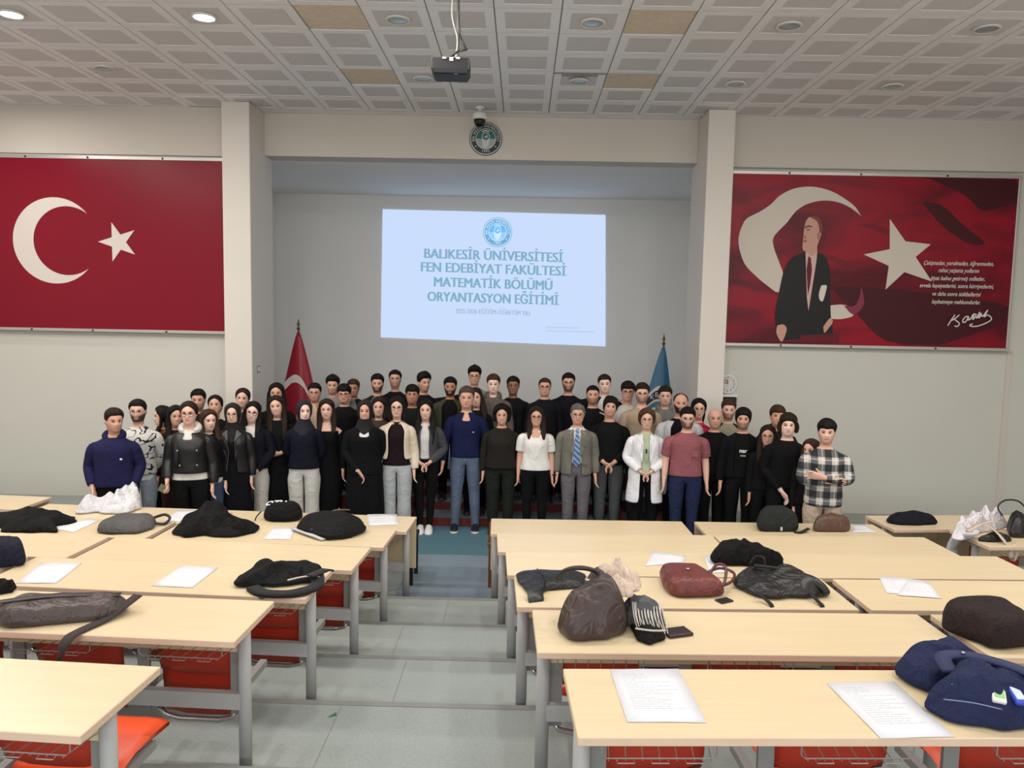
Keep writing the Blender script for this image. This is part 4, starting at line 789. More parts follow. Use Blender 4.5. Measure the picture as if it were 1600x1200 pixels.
pack('tissue_pack', (1.690, 2.605, 1.42), radians(-20), (222, 224, 216), (132, 190, 120), 'white and green tissue pack on the denim jacket')
pack('tissue_pack', (1.748, 2.602, 1.418), radians(8), (42, 74, 190), (196, 206, 238), 'blue tissue pack on the denim jacket')
# ---- printed sheets
pm = mat('printed_sheet', lin((214, 216, 222)), .8, spec=.1); nt = pm.node_tree; N = nt.nodes; Lk = nt.links
tc = N.new('ShaderNodeTexCoord'); sp = N.new('ShaderNodeSeparateXYZ'); Lk.new(tc.outputs['UV'], sp.inputs[0])
def mth(op, a, b=None):
    n = N.new('ShaderNodeMath'); n.operation = op
    for i, v in enumerate((a, b)):
        if v is None: continue
        if isinstance(v, (int, float)): n.inputs[i].default_value = v
        else: Lk.new(v, n.inputs[i])
    return n.outputs[0]
row = mth('MULTIPLY', sp.outputs[1], 26.0); fr_ = mth('FRACT', row); line = mth('LESS_THAN', fr_, .34); fid = mth('FLOOR', row)
wn = N.new('ShaderNodeTexWhiteNoise'); wn.noise_dimensions = '1D'; Lk.new(fid, wn.inputs['W'])
ln = mth('ADD', mth('MULTIPLY', wn.outputs[0], .55), .32); inx = mth('MULTIPLY', mth('GREATER_THAN', sp.outputs[0], .14), mth('LESS_THAN', sp.outputs[0], ln)); iny = mth('MULTIPLY', mth('GREATER_THAN', sp.outputs[1], .22), mth('LESS_THAN', sp.outputs[1], .92))
nz = N.new('ShaderNodeTexNoise'); nz.inputs['Scale'].default_value = 60; Lk.new(tc.outputs['UV'], nz.inputs[0])
ink = mth('MULTIPLY', mth('MULTIPLY', line, inx), mth('MULTIPLY', iny, mth('MULTIPLY', mth('GREATER_THAN', nz.outputs[0], .45), .34)))
mx = N.new('ShaderNodeMix'); mx.data_type = 'RGBA'; Lk.new(ink, mx.inputs[0]); mx.inputs[6].default_value = (*lin((214, 216, 222)), 1); mx.inputs[7].default_value = (*lin((70, 72, 86)), 1); Lk.new(mx.outputs[2], N['Principled BSDF'].inputs['Base Color'])
for z, q, lab in PAPERS:
    c = (sum(p[0] for p in q) / 4, sum(p[1] for p in q) / 4); mb = MB(); n = 5; rings = []
    a, b, c3, d = [Vector((p[0] - c[0], p[1] - c[1], 0)) for p in q]      # far-left, far-right, near-right, near-left
    top = []; 
    for j in range(n):
        v = j / (n - 1); L_ = a.lerp(d, v); R_ = b.lerp(c3, v)
        top.append([L_.lerp(R_, u / (n - 1)) + Vector((0, 0, .0012 + .0025 * abs(sin(2.2 * u + 1.7 * j)) * (u in (0, n - 1) or j in (0, n - 1)))) for u in range(n)])
    for r_ in top: mb.v += [tuple(p) for p in r_]
    for j in range(n - 1):
        for u in range(n - 1): mb.f.append((j * n + u, (j + 1) * n + u, (j + 1) * n + u + 1, j * n + u + 1)); mb.m.append(0)
    o = mb.build('paper_sheet', pm, None, True, loc=(c[0], c[1], z + .0006)); me = o.data; uv = me.uv_layers.new(name='uv')
    for lp in me.loops: j, u = divmod(lp.vertex_index, n); uv.data[lp.index].uv = (u / (n - 1), 1 - j / (n - 1))
    s_ = o.modifiers.new('thick', 'SOLIDIFY'); s_.thickness = .0008; s_.offset = -1
    tag(o, lab, 'paper', 'printed sheets on the desks')
pn = empty('pen', (-2.78, 7.09, .7625), radians(20), 'black and orange pen lying on a printed sheet', 'pen')
MB().tube([(-.09, 0, .006), (-.02, 0, .006)], .005, 6).build('cap', M['black'], pn); MB().tube([(-.02, 0, .006), (.07, 0, .006)], .0045, 6).build('barrel', M['orange'], pn)
# ================================================================= PEOPLE
def skin_mat():
    """skin with brows, eyes, lips and beard laid out in head coordinates (attribute hp = x, height, front)"""
    m = bpy.data.materials.new('skin'); m.use_nodes = True; nt = m.node_tree; N = nt.nodes; L = nt.links; b = N['Principled BSDF']
    b.inputs['Roughness'].default_value = 0.55; b.inputs['Specular IOR Level'].default_value = 0.3
    def attr(n, t='OBJECT'):
        a = N.new('ShaderNodeAttribute'); a.attribute_type = t; a.attribute_name = n; return a
    def mt(op, a, c=None, d=None, cl=False):
        x = N.new('ShaderNodeMath'); x.operation = op; x.use_clamp = cl
        for i, v in enumerate((a, c, d)):
            if v is None: continue
            if isinstance(v, (int, float)): x.inputs[i].default_value = v
            else: L.new(v, x.inputs[i])
        return x.outputs[0]
    hp = attr('hp', 'GEOMETRY'); sp = N.new('ShaderNodeSeparateXYZ'); L.new(hp.outputs['Vector'], sp.inputs[0]); x, v, fr = sp.outputs
    ax = mt('ABSOLUTE', x); front = mt('GREATER_THAN', fr, 0.15)
    sm_ = attr('smile').outputs['Fac']; vs_m = mt('SUBTRACT', v, mt('MULTIPLY', mt('MULTIPLY', mt('MULTIPLY', x, x), 0.42), sm_))
    def ell(xx, cx, rx, cv, rv, soft=3.0, vv=None):
        a = mt('DIVIDE', mt('SUBTRACT', xx, cx), rx); c = mt('DIVIDE', mt('SUBTRACT', vv or v, cv), rv)
        q = mt('ADD', mt('MULTIPLY', a, a), mt('MULTIPLY', c, c))
        return mt('MULTIPLY', mt('MULTIPLY', mt('SUBTRACT', 1.0, q), soft, cl=True), front, cl=True)
    def mix(f, a, c):
        x = N.new('ShaderNodeMix'); x.data_type = 'RGBA'; L.new(f, x.inputs[0])
        for i, q in ((6, a), (7, c)):
            if isinstance(q, tuple): x.inputs[i].default_value = (*q, 1)
            else: L.new(q, x.inputs[i])
        return x.outputs[2]
    sk = attr('skin').outputs['Color']; hc = attr('hairc').outputs['Color']; be = attr('beard').outputs['Fac']
    nz = N.new('ShaderNodeTexNoise'); nz.inputs['Scale'].default_value = 30; tc = N.new('ShaderNodeTexCoord'); L.new(tc.outputs['Object'], nz.inputs[0])
    # beard: jaw band below the cheek line, moustache strip, clear of the lips
    jaw = mt('MULTIPLY', mt('SUBTRACT', mt('ADD', 0.30, mt('MULTIPLY', ax, 0.16)), v), 9.0, cl=True)
    low = mt('MULTIPLY', mt('ADD', v, 0.08), 9.0, cl=True); ear = mt('MULTIPLY', mt('SUBTRACT', 1.12, ax), 8.0, cl=True)
    mask = mt('MULTIPLY', mt('MULTIPLY', jaw, low), mt('MULTIPLY', ear, mt('GREATER_THAN', fr, -0.35)))
    clear = mt('SUBTRACT', 1.0, ell(x, 0.0, 0.36, 0.19, 0.06, 2.5))
    bf = mt('MULTIPLY', mt('MULTIPLY', mask, clear), mt('MULTIPLY', be, 1.15), cl=True)
    c = mix(bf, sk, hc)
    c = mix(mt('MULTIPLY', ell(x, 0, 0.36, 0.195, 0.042, vv=vs_m), 0.6), c, lin((150, 72, 68)))
    c = mix(mt('MULTIPLY', ell(x, 0, 0.34, 0.198, 0.009, 2.0, vv=vs_m), 0.8), c, lin((84, 36, 34)))
    c = mix(mt('MULTIPLY', ell(x, 0, 0.27, 0.200, 0.022, 3.0, vv=vs_m), sm_), c, lin((214, 204, 196)))
    c = mix(mt('MULTIPLY', ell(ax, 0.13, 0.10, 0.335, 0.022), 0.45), c, lin((96, 48, 40)))
    c = mix(mt('MULTIPLY', ell(ax, 0.43, 0.25, 0.50, 0.040), 0.5), c, lin((110, 70, 58)))
    c = mix(ell(ax, 0.43, 0.20, 0.502, 0.024), c, lin((168, 152, 144)))
    c = mix(ell(ax, 0.43, 0.13, 0.503, 0.034), c, lin((30, 20, 16)))
    c = mix(mt('MULTIPLY', ell(ax, 0.43, 0.25, 0.528, 0.017), 0.95), c, lin((34, 24, 20)))
    c = mix(mt('MULTIPLY', ell(ax, 0.44, 0.29, 0.590, 0.023), 0.85), c, hc)
    L.new(c, b.inputs['Base Color']); return m
SKIN = skin_mat()
HAIRM = mat('hair', rough=0.7, spec=0.2, objcol=True, noise=((30, 30, 4), 0.30), bump=(60, 0.35, 0.01))
SHOE = mat('shoe', rough=0.5, objcol=True)

TZ = [0.83, 0.90, 0.98, 1.07, 1.165, 1.24, 1.275, 1.31, 1.348, 1.384, 1.414, 1.440, 1.464]
TM_ = dict(rx=[.160, .166, .158, .146, .150, .158, .161, .163, .157, .135, .096, .064, .056], yf=[.098, .104, .104, .104, .112, .120, .122, .116, .103, .085, .066, .056, .052], yb=[.110, .118, .106, .092, .092, .100, .106, .108, .104, .096, .084, .068, .060])
TF_ = dict(rx=[.166, .172, .156, .130, .131, .141, .144, .147, .142, .122, .087, .056, .049], yf=[.098, .102, .098, .092, .110, .132, .128, .112, .096, .080, .062, .050, .047], yb=[.112, .122, .104, .084, .084, .092, .098, .100, .098, .090, .078, .062, .054])
HV = np.array([-.10, -.01, .05, .13, .20, .27, .34, .43, .50, .58, .68, .79, .89, .96])
HRX = np.array([.052, .050, .054, .061, .066, .069, .0715, .074, .0755, .0765, .0765, .071, .056, .034])
HRX = HRX * 1.07
HYF = np.array([.052, .080, .092, .096, .097, .098, .098, .096, .093, .096, .095, .085, .063, .037])
HYB = np.array([.066, .072, .078, .084, .089, .093, .097, .101, .104, .105, .104, .097, .078, .049])
HH = 0.226; NC = 24
COLA = np.array([(2 * pi * k / NC if k <= 12 else 2 * pi * k / NC - 2 * pi) for k in range(NC)]); WARP = COLA - 0.35 * np.sin(COLA)
def head_pt(a, v, off=0.0):
    """point of the head surface at angle a (0 = face) and height v (0 chin .. 1 crown), pushed outwards"""
    rx = np.interp(v, HV, HRX); rf = np.interp(v, HV, HYF); rb = np.interp(v, HV, HYB)
    if v > 0.96: k = sqrt(max(0.0, 1 - v) / 0.04); rx, rf, rb = .034 * k, .037 * k, .049 * k
    p = np.array([rx * sin(a), -cos(a) * (rf if cos(a) > 0 else rb), v * HH])
    if off:
        d = p - np.array([0, 0.004, 0.5 * HH]); d[2] *= 0.8; p = p + d / np.linalg.norm(d) * off
    return p
ANG = np.radians([-55, -90, -125, -160, 160, 125, 90, 55, 20, -20])
def rot_to(a, b):
    a = a / np.linalg.norm(a); b = b / np.linalg.norm(b); v = np.cross(a, b); c = a @ b
    if np.linalg.norm(v) < 1e-8: return np.eye(3)
    K = np.array([[0, -v[2], v[1]], [v[2], 0, -v[0]], [-v[1], v[0], 0]]); return np.eye(3) + K + K @ K / (1 + c)

ARMS = {   # elbow, wrist, finger direction, curl  (right side, metres for a 1.75 m figure)
 'side': ((.228, .02, 1.065), (.243, -.03, .825), None, .5),
 'loose': ((.24, .015, 1.065), (.262, -.055, .825), None, .5),
 'clasp': ((.245, .0, 1.10), (.060, -.165, .945), (-.75, -.12, -.55), .8),
 'clasplow': ((.24, -.01, 1.10), (.055, -.155, .875), (-.55, -.10, -.8), .8),
 'belly': ((.25, .01, 1.10), (.045, -.175, 1.04), (-.95, -.05, -.12), .5),
 'cross': ((.245, -.07, 1.115), (-.055, -.205, 1.165), (-.9, .1, .15), .6),
 'cross2': ((.245, -.07, 1.10), (-.02, -.165, 1.115), (-.9, .1, .1), .6),
 'pocket': ((.26, .04, 1.11), (.205, -.08, .90), (-.35, -.15, -.9), .4),
 'back': ((.235, .06, 1.11), (.13, .15, .92), (-.8, .2, -.4), .5),
 'over': ((.40, .03, 1.36), (.60, -.01, 1.42), (.75, -.45, -.35), .7),
 'hold': ((.24, .02, 1.10), (.235, -.12, .90), (-.2, -.55, -.75), .9),
 'face': ((.235, -.09, 1.12), (.06, -.155, 1.40), (-.35, -.25, .85), .9),
}
class Fig:
    def __init__(s, P, dt=0.0, da=0.0, dl=0.0, boxy=0.0, flare=0.0, ext=None, fold=0.0, legs=True, hand=True):
        s.V = []; s.F = []; s.T = []; s.hp = []; s.P = P
        sc = P['h'] / 1.75; b = P['b'] * (0.5 + 0.5 * sc); tab = TF_ if P['sex'] == 'f' else TM_; rnd = np.random.default_rng(P['id'] * 13 + 5)
        z = list(np.array(TZ) * sc); rx = np.array(tab['rx']) * b; yf = np.array(tab['yf']) * b; yb = np.array(tab['yb']) * b
        wide = P.get('belly', 0.0)
        for i, w in ((1, .4), (2, .8), (3, 1.0), (4, .8), (5, .3)): yf[i] += wide * w; rx[i] += wide * w * .5
        neck = np.array([1] * 9 + [.9, .7, .35, .2]); rx = rx + dt * neck; yf = yf + dt * neck; yb = yb + dt * neck
        for i in range(0, 7): m_ = rx[6] * 0.985; rx[i] = rx[i] + boxy * max(0, m_ - rx[i]); yf[i] += boxy * max(0, yf[5] * .97 - yf[i]); yb[i] += boxy * max(0, yb[5] * .97 - yb[i])
        s.off0 = 0
        if ext:
            E = [(zz * sc, a * b, c * b, d * b) for zz, a, c, d in ext]
            z = [e[0] for e in E] + z; rx = np.concatenate([[e[1] for e in E], rx]); yf = np.concatenate([[e[2] for e in E], yf]); yb = np.concatenate([[e[3] for e in E], yb]); s.off0 = len(E)
        o = s.off0; n = len(z); s.R = []
        ph = rnd.uniform(0, 6.28, 4)
        for i in range(n):
            r = []
            for k in range(NC):
                a = 2 * pi * k / NC; sx, cy = sin(a), cos(a)
                ex = 0.86 if i - o < 9 else 1.0
                px = np.sign(sx) * abs(sx) ** ex; py = np.sign(cy) * abs(cy) ** ex
                w = 1.0
                if fold and i - o < 7: w += fold * (sin(3 * a + 2.1 * i + ph[0]) + .7 * sin(7 * a - 1.3 * i + ph[1]) + .5 * sin(11 * a + ph[2])) * (1.0 if i - o < 5 else .5)
                r.append(s.vert((rx[i] * px * w, -py * (yf[i] if cy > 0 else yb[i]) * w + (0.012 * sc if i - o >= 10 else 0), z[i])))
            s.R.append(r)
        for i in range(n - 1):
            for k in range(NC):
                hole = (o + 6 <= i < o + 9) and (k in (5, 6, 17, 18))
                if not hole: s.face([s.R[i][k], s.R[i][(k + 1) % NC], s.R[i + 1][(k + 1) % NC], s.R[i + 1][k]], ('T', i - o, k))
        s.sc, s.b = sc, b
        sh = (0.90 if P['sex'] == 'f' else 1.0)
        for side, nm in ((1, P['arms'][0]), (-1, P['arms'][1])): s.arm(side, nm, da, sh, hand, fold, rnd)
        if legs: s.legs(dl, flare, fold, rnd)
    def vert(s, p, hp=(9, 9, -9)): s.V.append(tuple(p)); s.hp.append(hp); return len(s.V) - 1
    def face(s, f, t): s.F.append(tuple(f)); s.T.append(t)
    def arm(s, side, nm, da, sh, hand, fold, rnd):
        sc, b, o = s.sc, s.b, s.off0; E, W, hd, curl = ARMS[nm]
        k = np.array([sc * sh if nm not in ('clasp', 'belly', 'cross', 'cross2', 'clasplow', 'face') else sc, sc, sc])
        S = np.array([.174 * b * sh + da * .3, 0, 1.325 * sc]); E = np.array(E) * k; W = np.array(W) * k
        if nm in ('side', 'loose'): E[0] += (b - 1) * .18 + da * .6; W[0] += (b - 1) * .18 + da * .6
        c5, c6, c7 = (5, 6, 7) if side > 0 else (19, 18, 17)
        A, B, C_, D = (s.R[o + j] for j in (6, 7, 8, 9))
        prev = [A[c5], A[c6], A[c7], B[c7], C_[c7], D[c7], D[c6], D[c5], C_[c5], B[c5]]
        u1 = (E - S) / np.linalg.norm(E - S); u2 = (W - E) / np.linalg.norm(W - E)
        st = [(S + np.array([.012, 0, -.004]) * sc, .054), (S + u1 * .055, .055), (S + (E - S) * .42, .051), (S + (E - S) * .72, .048), (S + (E - S) * .93, .046), (E + (W - E) * .07, .045), (E + (W - E) * .30, .044), (E + (W - E) * .62, .038), (E + (W - E) * .90, .031), (W, .028)]
        t0 = np.array([1., 0, 0]); e1 = np.array([0., -1, 0]); e2 = np.array([0., 0, 1])
        cen = [p for p, _ in st]; fw = 0.90 if s.P['sex'] == 'f' else 1.0
        for i, (p, r) in enumerate(st):
            if i == 0: t = (np.array([1., 0, 0]) + u1); 
            else:
                t = (cen[min(i + 1, 9)] - cen[i - 1])
                if i == 9: t = u2
            t = t / np.linalg.norm(t); R = rot_to(t0, t); e1, e2, t0 = R @ e1, R @ e2, t
            r = r * fw * (0.6 + 0.4 * b) * sc + da * (1.0 if i < 8 else 0.75)
            if fold: r *= 1 + fold * 1.6 * sin(1.7 * i + rnd.uniform(0, 6))
            ra, rb = (r, r) if i < 9 else (r * 1.05, r * .8)
            ring = [s.vert(s.mir(p + e1 * ra * cos(a) + e2 * rb * sin(a), side)) for a in ANG]
            for j in range(10): s.face([prev[j], prev[(j + 1) % 10], ring[(j + 1) % 10], ring[j]], ('A', side, i))
            prev = ring
        if not hand: return
        # ---- hand: palm of five columns, four fingers, thumb
        d = t0 if hd is None else np.array(hd, float); d = d / np.linalg.norm(d); R = rot_to(t0, d); e1, e2 = R @ e1, R @ e2; t = d
        hs = (0.5 + 0.5 * sc) * (0.98 if s.P['sex'] == 'f' else 1.08)
        OUT = [8, 7, 6, 5, 4]; INN = [9, 0, 1, 2, 3]
        rings = [prev]
        for dist, w, th in ((.045, .040, .0175), (.088, .043, .0135)):
            c = W + t * dist * hs; ring = [None] * 10
            for j in range(5):
                q = c + e1 * (w * hs * (1 - j / 2)); arch = .003 * (1 - abs(j - 2) / 2)
                ring[OUT[j]] = s.vert(s.mir(q + e2 * (th + arch) * hs, side)); ring[INN[j]] = s.vert(s.mir(q - e2 * (th - arch) * hs, side))
            rings.append(ring)
        tg = ('H', side, 0)
        for q in (0, 1):
            for j in range(10):
                if q == 0 and j == 8: continue
                s.face([rings[q][j], rings[q][(j + 1) % 10], rings[q + 1][(j + 1) % 10], rings[q + 1][j]], tg)
        def chain(base, c0, d0, lens, r0, ax, ang, wdir):
            pv = base; c = c0; dr = d0
            for i, l in enumerate(lens):
                th = ang * (0.45 if i == 0 else 1.0); Kx = ax / np.linalg.norm(ax)
                dr = dr * cos(th) + np.cross(Kx, dr) * sin(th) + Kx * (Kx @ dr) * (1 - cos(th)); dr = dr / np.linalg.norm(dr)
                c = c + dr * l; nrm = np.cross(dr, wdir); nrm /= np.linalg.norm(nrm); rr = r0 * (1 - .13 * i) * (0.75 if i == len(lens) - 1 else 1)
                P4 = [c + wdir * rr + nrm * rr, c - wdir * rr + nrm * rr, c - wdir * rr - nrm * rr, c + wdir * rr - nrm * rr]
                # order like base quad: outer j, outer j+1, inner j+1, inner j
                if (nrm @ e2) < 0: P4 = [P4[3], P4[2], P4[1], P4[0]]
                nv = [s.vert(s.mir(p, side)) for p in P4]
                for j in range(4): s.face([pv[j], pv[(j + 1) % 4], nv[(j + 1) % 4], nv[j]], tg)
                pv = nv
            s.face(pv, tg)
        K = rings[2]
        for j, ln in enumerate((.070, .079, .073, .056)):
            base = [K[OUT[j]], K[OUT[j + 1]], K[INN[j + 1]], K[INN[j]]]
            c0 = W + t * .088 * hs + e1 * (.043 * hs * (1 - (j + .5) / 2))
            sp = e1 * (.10 * (1.5 - j) / 1.5)
            chain(base, c0, (t + sp) / np.linalg.norm(t + sp), [ln * .16 * hs, ln * .34 * hs, ln * .28 * hs, ln * .22 * hs], 0.0102 * hs, e1, curl * .55, e1)
        base = [rings[0][8], rings[1][8], rings[1][9], rings[0][9]]
        c0 = W + t * .028 * hs + e1 * .034 * hs; d0 = t * .62 + e1 * .66 - e2 * .35; d0 /= np.linalg.norm(d0)
        wd = np.cross(d0, e2); wd /= np.linalg.norm(wd)
        chain(base, c0, d0, [.020 * hs, .026 * hs, .022 * hs], .0122 * hs, e1, .25 + .25 * curl, -wd if (wd @ t) > 0 else wd)
    def mir(s, p, side): return (p[0] * side, p[1], p[2])
    def legs(s, dl, flare, fold, rnd):
        sc, b, o = s.sc, s.b, s.off0; C = s.R[o]; lean = s.P.get('stance', .09)
        cm = s.vert((0, .005, TZ[0] * sc - .01))
        tabl = [(.775, .088, .092), (.66, .078, .084), (.54, .064, .068), (.48, .058, .062), (.42, .052, .057), (.33, .053, .060), (.21, .043, .046), (.115, .036, .040), (.055, .037, .050)]
        for side in (1, -1):
            idx = list(range(0, 13)) if side > 0 else [(-k) % NC for k in range(0, 13)]
            prev = [C[k] for k in idx] + [cm]
            for i, (z, rx, ry) in enumerate(tabl):
                u = 1 - z / .83; f = flare * max(0, u - .25) ** 1.2
                cx = (.092 + (lean - .092) * u) * (.5 + .5 * b); cy = .005 + .02 * sin(pi * min(1, u * 1.1)) * 0
                ring = []
                for q in range(14):
                    a = radians(-180 + 360 / 14 * (q + 1)); w = 1.0
                    if fold: w += fold * (sin(2 * a + 2.3 * i) + sin(5 * a - i))
                    rr = dl + f
                    X = cx + (rx * b + rr) * cos(a) * w
                    if i < 3: X = max(X, 0.004)
                    ring.append(s.vert((X * side, cy + (ry * b + rr) * sin(a) * w, z * sc)))
                for q in range(14): s.face([prev[q], prev[(q + 1) % 14], ring[(q + 1) % 14], ring[q]], ('L', side, i))
                prev = ring
            fl = s.P.get('_shoe', 0.0); cx = lean * (.5 + .5 * b)
            for i, (cy, cz, rx, rz, tl) in enumerate(((-.005, .045, .030, .036, .5), (-.065, .034, .034, .024, 1.1), (-.12, .028, .036, .018, 1.45), (-.165, .024, .028, .014, 1.55))):
                ring = []
                for q in range(14):
                    a = radians(-180 + 360 / 14 * (q + 1)); dy, dz = sin(a) * rz * cos(tl), sin(a) * rz * sin(tl)
                    ring.append(s.vert(((cx + rx * cos(a)) * side, cy * sc + dy, max(.004, (cz - dz * 1.0)))))
                for q in range(14): s.face([prev[q], prev[(q + 1) % 14], ring[(q + 1) % 14], ring[q]], ('F', side, i))
                prev = ring
            s.face(prev, ('F', side, 9))
    def head(s):
        P = s.P; X = P['hx']; prev = s.R[-1]
        rings = []
        for vi, v in enumerate(HV):
            r = []
            for k in range(NC):
                a = WARP[k]; p = head_pt(a, v); kk = k if k <= 12 else k - 24; ak = abs(kk); d = 0.0
                if ak == 0: d = {4: .003, 5: .008, 6: .024, 7: .016, 8: .007, 2: .003, 9: .003}.get(vi, 0)
                elif ak == 1: d = {6: .008, 7: .002, 8: -.003, 4: .003, 2: .003, 9: .003}.get(vi, 0)
                elif ak == 2: d = {8: -.007, 9: .002, 7: -.002}.get(vi, 0)
                elif ak == 3: d = {8: -.005, 7: .001}.get(vi, 0)
                q = p + np.array([sin(a) * d, -cos(a) * d, 0])
                if ak in (7, 8) and 6 <= vi <= 9: q = q + np.array([np.sign(kk) * (.016 if ak == 8 else .007) * (1, 1.1, 1.1, .6)[vi - 6], .006 if ak == 8 else 0, 0])
                if P['sex'] == 'f': q[0] *= (.95 if v < .4 else .97)
                elif v < .25: q[0] *= 1.05
                r.append(s.vert(X(q), (float(p[0] / .075), float(v), float(-p[1] / .09))))
            rings.append(r)
            if vi == 0:
                for k in range(NC): s.face([prev[k], prev[(k + 1) % NC], r[(k + 1) % NC], r[k]], ('N', 0, k))
            else:
                for k in range(NC): s.face([prev[k], prev[(k + 1) % NC], r[(k + 1) % NC], r[k]], ('HD', vi, k))
            prev = r
        top = s.vert(X(np.array([0, .006, HH])), (0, 1, 0))
        for k in range(NC): s.face([prev[k], prev[(k + 1) % NC], top], ('HD', 99, k))
    def mesh(s, name, m, keep=None, hp=False, recalc=True):
        F = [f for f, t in zip(s.F, s.T) if keep is None or keep(t)]
        used = sorted({i for f in F for i in f}); mp = {u: i for i, u in enumerate(used)}
        me = bpy.data.meshes.new(name); me.from_pydata([s.V[u] for u in used], [], [tuple(mp[i] for i in f) for f in F])
        bm = bmesh.new(); bm.from_mesh(me); bmesh.ops.recalc_face_normals(bm, faces=bm.faces[:]); bm.to_mesh(me); bm.free()
        me.polygons.foreach_set('use_smooth', [True] * len(F)); me.materials.append(m)
        if hp:
            at = me.attributes.new('hp', 'FLOAT_VECTOR', 'POINT'); at.data.foreach_set('vector', np.array([s.hp[u] for u in used], dtype=float).ravel())
        return me
def from_rings(name, rings, m, root, color, X=None, closed=True, cap0=False, cap1=False, sub=1, thick=0):
    mb = MB(); mb.rings([[tuple(X(np.array(p)) if X else p) for p in r] for r in rings], cap0, cap1, closed=closed)
    o = mb.build(name, m, root, True, color=color)
    bm = bmesh.new(); bm.from_mesh(o.data); bmesh.ops.recalc_face_normals(bm, faces=bm.faces[:]); bm.to_mesh(o.data); bm.free()
    if thick: t = o.modifiers.new('thick', 'SOLIDIFY'); t.thickness = thick; t.offset = 0
    if sub: subd(o, sub)
    return o
def hairline(style):
    if style == 'hijab': return [0, 22, 38, 48, 54, 60, 180], [.86, .84, .72, .48, .22, -.02, -.05]
    if style in ('long', 'bob', 'back', 'curly'): return [0, 18, 40, 58, 72, 84, 110, 180], [.86, .83, .74, .58, .40, .20 if style in ('bob', 'curly', 'long') else .42, .05, -.02]
    if style == 'balding': return [0, 30, 55, 75, 88, 100, 120, 180], [1.0, .99, .9, .56, .50, .50, .3, .1]
    if style == 'fringe': return [0, 30, 50, 62, 75, 92, 108, 130, 180], [.68, .70, .68, .58, .42, .50, .34, .14, .06]
    if style == 'shag': return [0, 25, 45, 60, 72, 86, 108, 130, 180], [.74, .72, .62, .44, .30, .22, .15, .05, 0]
    return [0, 30, 50, 62, 75, 92, 108, 130, 180], [.79, .79, .74, .62, .46, .52, .36, .16, .08]
def make_hair(P, root):
    st = P['hair']; X = P['hx']; col = lin(tuple(v * .8 for v in P['hc']))
    if st == 'bald': return
    rnd = np.random.default_rng(P['id'] * 7 + 3); hx, hy = hairline(st)
    side, top = {'short': (.009, .022), 'buzz': (.005, .008), 'crop': (.008, .028), 'quiff': (.009, .045), 'fringe': (.011, .030), 'shag': (.013, .026), 'balding': (.010, .004), 'long': (.016, .022), 'back': (.010, .016), 'bob': (.028, .030), 'curly': (.040, .036), 'hijab': (.014, .020)}[st]
    n = 32; rows = 8; rings = []
    for j in range(rows + 1):
        s_ = j / rows; r = []
        for k in range(n):
            a = -pi + 2 * pi * k / n; a = a - 0.25 * sin(a); ad = abs(math.degrees(a)); v0 = np.interp(ad, hx, hy); v = v0 + (0.999 - v0) * (1 - (1 - s_) ** 1.3)
            e = min(1, s_ * 4.5); up = np.clip((v - .55) / .4, 0, 1); o = (side * (1 - up) + top * up) * e
            if st == 'quiff' and ad < 70: o += .015 * e * up * (1 - ad / 70)
            if st not in ('hijab', 'buzz'): o *= 1 + (.22 if st in ('curly', 'crop', 'fringe', 'shag') else .10) * sin(7 * a + 5 * v + rnd.uniform(-.8, .8))
            r.append(tuple(X(head_pt(a, v, o + .0015))))
        rings.append(r)
    mb = MB(); mb.rings(rings, False, True)
    if st in ('long', 'shag', 'bob', 'curly', 'back') and P.get('len', .30) > 0:
        Lh = P.get('len', {'long': .42, 'shag': .13, 'bob': .16, 'curly': .14, 'back': .16}[st])
        rr = []; n2 = 16
        for j in range(7):
            t = j / 6; zc = .60 * HH - t * (Lh); drop = max(0, -(zc) / .25)
            w = .080 + .022 * sin(pi * min(1, t * 1.2)) - .02 * t; cy = .045 + .035 * min(1, drop * 1.2); d = .062 - .03 * t
            if st == 'back': w *= .55
            rr.append([X(np.array([w * cos(2 * pi * k / n2), cy + d * sin(2 * pi * k / n2), zc])) for k in range(n2)])
        mb.rings(rr)
        if st != 'back':
            fl = P.get('front', Lh)
            for sd in (-1, 1):
                if fl <= 0: break
                path = [(.058, -.040, .80 * HH), (.079, -.030, .58 * HH), (.086, -.026, .35 * HH), (.086, -.030, .08 * HH), (.088, -.055, -.22 * HH), (.090, -.100, -.50 * HH), (.086, -.128, -.80 * HH), (.078, -.142, -1.15 * HH), (.072, -.146, -1.4 * HH)]
                zend = .60 * HH - fl; P_ = [p for p in path if p[2] > zend]
                if len(P_) < 3: P_ = path[:3]
                rad = [.014 + .022 * sin(pi * min(.98, .10 + .82 * i / (len(P_) - 1))) for i in range(len(P_))]
                jit = rnd.uniform(-.006, .006, 2)
                rr = []
                for i, (p, r_) in enumerate(zip(P_, rad)):
                    rr.append([X(np.array([sd * (p[0] + jit[0] * i / 4) + r_ * 1.15 * cos(2 * pi * k / 8), p[1] - (.012 if P.get('coat') and p[2] < -.2 * HH else 0) + r_ * .6 * sin(2 * pi * k / 8), p[2]])) for k in range(8)])
                mb.rings(rr)
    if st == 'hijab':
        rr = []
        for v, rx, yf, yb in ((.10, .066, .101, .09), (-.03, .078, .099, .094), (-.20, .096, .100, .104), (-.40, .124, .116, .122), (-.60, .146, .138, .132), (-.85, .150, .158, .138), (-1.1, .140, .168, .13)):
            rr.append([X(np.array([rx * sin(2 * pi * k / 24) * (1 + .03 * sin(5 * k + v * 9)), -cos(2 * pi * k / 24) * (yf if cos(2 * pi * k / 24) > 0 else yb) * (1 + .03 * sin(4 * k + v * 7)) + (.012 if v < -.3 else 0), v * HH])) for k in range(24)])
        mb.rings(rr, False, False)
